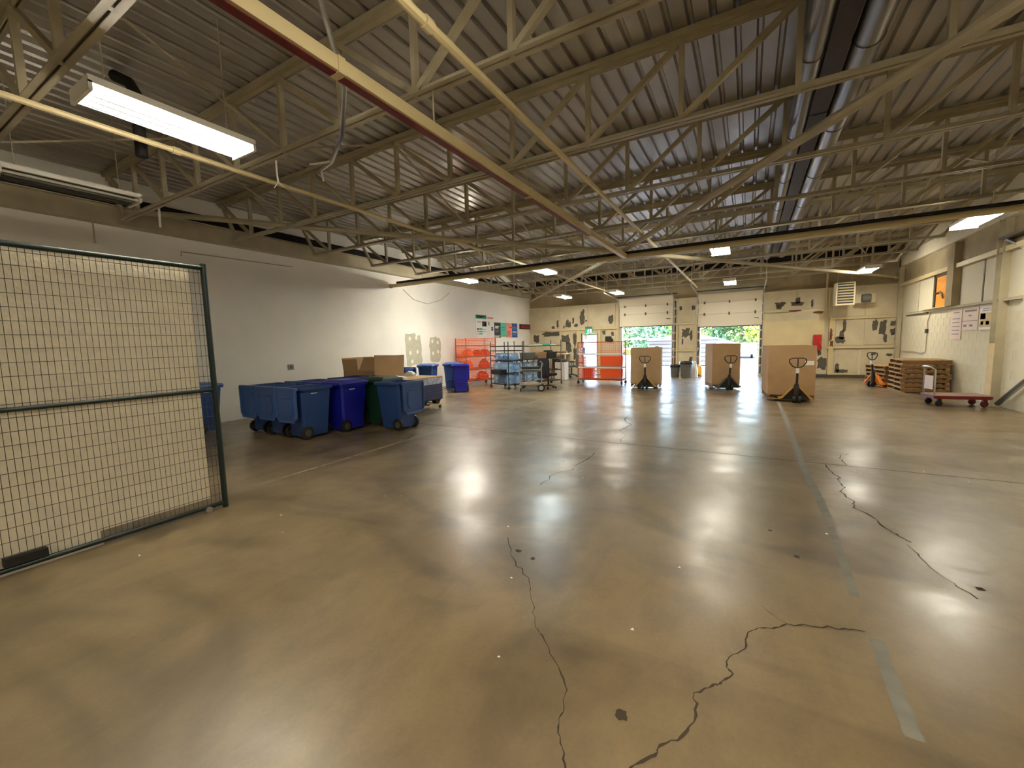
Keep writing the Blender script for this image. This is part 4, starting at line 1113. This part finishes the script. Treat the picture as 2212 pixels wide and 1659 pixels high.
sheet('strip_label','dark strip label below the charcoal banner panel','label','L',16.25,16.8,1.88,1.95,'maroon',[(.05,.7,.3,.7,'paper')])
sheet('led_board','dark red dot-matrix display board at the wall corner','display','L',18.66,19.76,2.31,2.57,'led',[(.1+k*.14,.2+k*.14,.25,.75,'led_on') for k in range(6)],.05)
sheet('red_notice','narrow strip of small red lettering on the white wall','label','L',15.66,16.18,2.74,2.79,'poster_coral',[(.05,.35,.2,.8,'red'),(.4,.7,.2,.8,'red'),(.75,.95,.2,.8,'red')],.003)
sheet('blue_card','small blue card left of the charcoal banner panel','card','L',16.0,16.15,2.19,2.36,'poster_blue',[(.2,.8,.6,.7,'paper')],.005)
sheet('grey_card','small pale grey card right of the tall poster','card','L',15.72,15.86,2.42,2.60,'drypatch',[(.2,.8,.5,.7,'ink')],.005)
sheet('wall_outlet','small grey outlet plate on the white wall above the bins','outlet','L',6.30,6.44,1.06,1.20,'ink',[(.3,.7,.55,.75,'ink_dark'),(.3,.7,.25,.45,'ink_dark')],.012)
# papers on right wall
sheet('notice_sheet','long narrow pale notice, leftmost of three on the right wall','notice','R',15.46,14.83,1.43,2.19,'paper_pink',[(.2,.75,.88,.91,'ink')]+[(.15,.85,.15+k*.13,.18+k*.13,'ink') for k in range(5)],.008)
sheet('notice_sheet','pale torn notice with a crack across, middle of three on the right wall','notice','R',14.78,13.97,1.65,2.19,'paper_pink',[(.15,.9,.82,.9,'ink'),(.4,.6,.62,.68,'ink'),(.0,1,.40,.42,'ink_dark'),(.1,.3,.15,.25,'ink'),(.5,.7,.15,.25,'ink')],.008)
sheet('notice_sheet','framed safety notice with red mark, rightmost of three on the right wall','notice','R',13.90,13.30,1.65,2.19,'paper',[(.25,.9,.86,.89,'ink'),(.2,.9,.78,.81,'ink'),(.05,.95,.1,.7,'wood_pale'),(.1,.5,.44,.68,'paper_pink'),(.22,.38,.5,.6,'red'),(.15,.35,.2,.35,'ink'),(.55,.8,.2,.35,'ink')],.008)
# conduit, cable, junction box on right wall
cable('right_wall_conduit','thin conduit with dark box running down the right block wall',[(XR-.03,16.9,2.2),(XR-.03,17.1,1.95),(XR-.03,17.1,1.05),(XR-.03,17.4,.98),(XR-.03,18.3,1.02),(XR-.03,19.4,1.0)],.012,'steel')
tag(B(XR-.06,XR-.012,17.05,17.17,1.6,1.72).build('junction_box','ink_dark'),'small dark junction box on the right wall conduit','junction box')
cable('leaning_pipe','thick grey pipe leaning along the foot of the right wall',[(XR-.1,12.55,.08),(XR-.1,11.6,.66),(XR-.1,10.8,1.15)],.05,'chrome')
t = thing('wall_bracket','dark angled bracket high on the right wall beside column','bracket',(XR-.05,12.2,3.1)); B(-.2,.04,-.5,.5,.38,.43).build('arm','steel_dark',t); MB().bar((-.1,.45,.38),(.0,-.2,.05),.04).build('strut','chrome',t)

# ================================================================ OUTSIDE
def yard():
    mb = MB(); mb.add([(-60,YF+.2,-.01),(60,YF+.2,-.01),(60,30,-.28),(-60,30,-.28),(60,120,-.4),(-60,120,-.4)],[(0,1,2,3),(3,2,4,5)])
    o = mb.build('yard_ground','asphalt'); o['kind'] = 'structure'
    o2 = B(-60,60,58,64,-.45,.25).build('grass_verge','grass'); o2['kind'] = 'structure'
yard()
t = thing('white_container','white ribbed steel container outside the left dock door','container',(-4.2,32.5,-.33))
B(-2.2,2.4,-1.2,4.8,.1,1.85).build('body','container',t)
for k in range(11): B(-2.1,2.3,-1.23,-1.2,.22+k*.15,.29+k*.15).build('rib','ink_dark' if k % 2 else 'container',t)
MB().prism([(-2.4,1.85),(2.6,1.85),(.1,2.35)],'y',-1.3,4.9).build('roof','container',t)
t = thing('white_awning','white awning beam outside above the ribbed container','awning',(-8.1,30.4,1.62)); B(-.9,2.9,-.3,.3,0,.12).build('beam','container',t)
for x in (-.8,1.2): MB().tube([(x,0,0),(x,0,-1.9)], .04, 6).build('leg','container',t)
t = thing('trailer','white box trailer parked far outside the right dock door','trailer',(-.1,44,-.36)); B(-1.2,.75,-1,4,.45,1.45).build('box','container',t); B(-.85,-.4,-1.02,-1,.55,1.3).build('door','label_white',t); B(-.42,-.38,-1.04,-1.02,.6,1.25).build('door_bar','ink_dark',t)
for x in (-.9,.4): MB().lathe([(.02,-.1),(.28,-.1),(.28,.1),(.02,.1)],14,(x,.4,.28),'x').build('wheel','rubber',t)
t = thing('sign_board','small white sign board with dark letters right of the trailer','sign',(1.15,43.5,-.36)); B(-.35,.35,-.03,.03,.5,1.1).build('board','container',t); B(-.2,-.02,-.035,-.03,.85,1.0).build('letter','ink_dark',t); B(.02,.2,-.035,-.03,.85,1.0).build('letter','ink_dark',t)
for x in (-.3,.3): B(x-.02,x+.02,-.02,.02,0,.5).build('leg','steel',t)
t = thing('pale_roof','low pale pink roofed shed outside the right dock door','shed',(-3.6,38,-.38)); B(-2.2,2.3,-1.5,2,0,1.55).build('walls','container',t); MB().prism([(-2.5,1.55),(2.7,1.55),(1.8,1.85),(-1.8,2.0)],'y',-1.8,2.2).build('roof','paper_pink',t)
def tree(label, x, y, r, h, m, seed):
    rr = random.Random(seed)
    t = thing('tree', label, 'tree', (x,y,-.4), group='trees beyond the yard')
    MB().tube([(0,0,0),(.1,.1,h*.5)], [.22,.10], 7).build('trunk','bark',t)
    mb = MB()
    for c in range(22):
        a = rr.uniform(0,2*PI); q = rr.uniform(0,1)**.5*r*.75; zc = h*rr.uniform(.22,.92); rc = r*rr.uniform(.28,.45)
        cx, cy = q*math.cos(a), q*math.sin(a)
        for k in range(75):
            d = Vector((rr.gauss(0,1),rr.gauss(0,1),rr.gauss(0,1))).normalized()
            p = Vector((cx,cy,zc))+d*rc*rr.uniform(.8,1.08)
            s = rr.uniform(.12,.26); u = d.orthogonal().normalized(); u.rotate(Matrix.Rotation(rr.uniform(0,6.28),3,d)); v = d.cross(u); n2 = d*rr.uniform(-.1,.1)
            mb.add([p+u*s, p+v*s*.7+n2, p-u*s, p-v*s*.7-n2],[(0,1,2,3)])
    mb.build('crown',m,t)
trees = ((-19,58,4.2,8,'leaf_c'),(-14.8,56,3.6,7.5,'leaf_a'),(-10.8,54,3.4,7,'leaf_c'),(-7.4,57,3.6,8.5,'leaf_b'),(-4.2,60,3.6,8,'leaf_c'),(-.9,58,3.4,7.6,'leaf_a'),(2.0,56,3.0,7,'leaf_b'),(5.4,58,3.6,8,'leaf_c'),(9.5,57,3.8,8.5,'leaf_a'),(-12.5,64,4.5,10,'leaf_a'),(-2.4,66,4.5,10,'leaf_a'),(-23.5,57,4,8,'leaf_a'))
for i, (x, y, r, h, m) in enumerate(trees):
    tree('%s leafy tree outside, %s in the tree line from the left' % ({'leaf_a':'mid green','leaf_b':'bright yellow-green','leaf_c':'blue-green'}[m], ['second','third','fifth','sixth','seventh','ninth','tenth','eleventh','last','fourth','eighth','first'][i]), x, y, r, h, m, 40+i)
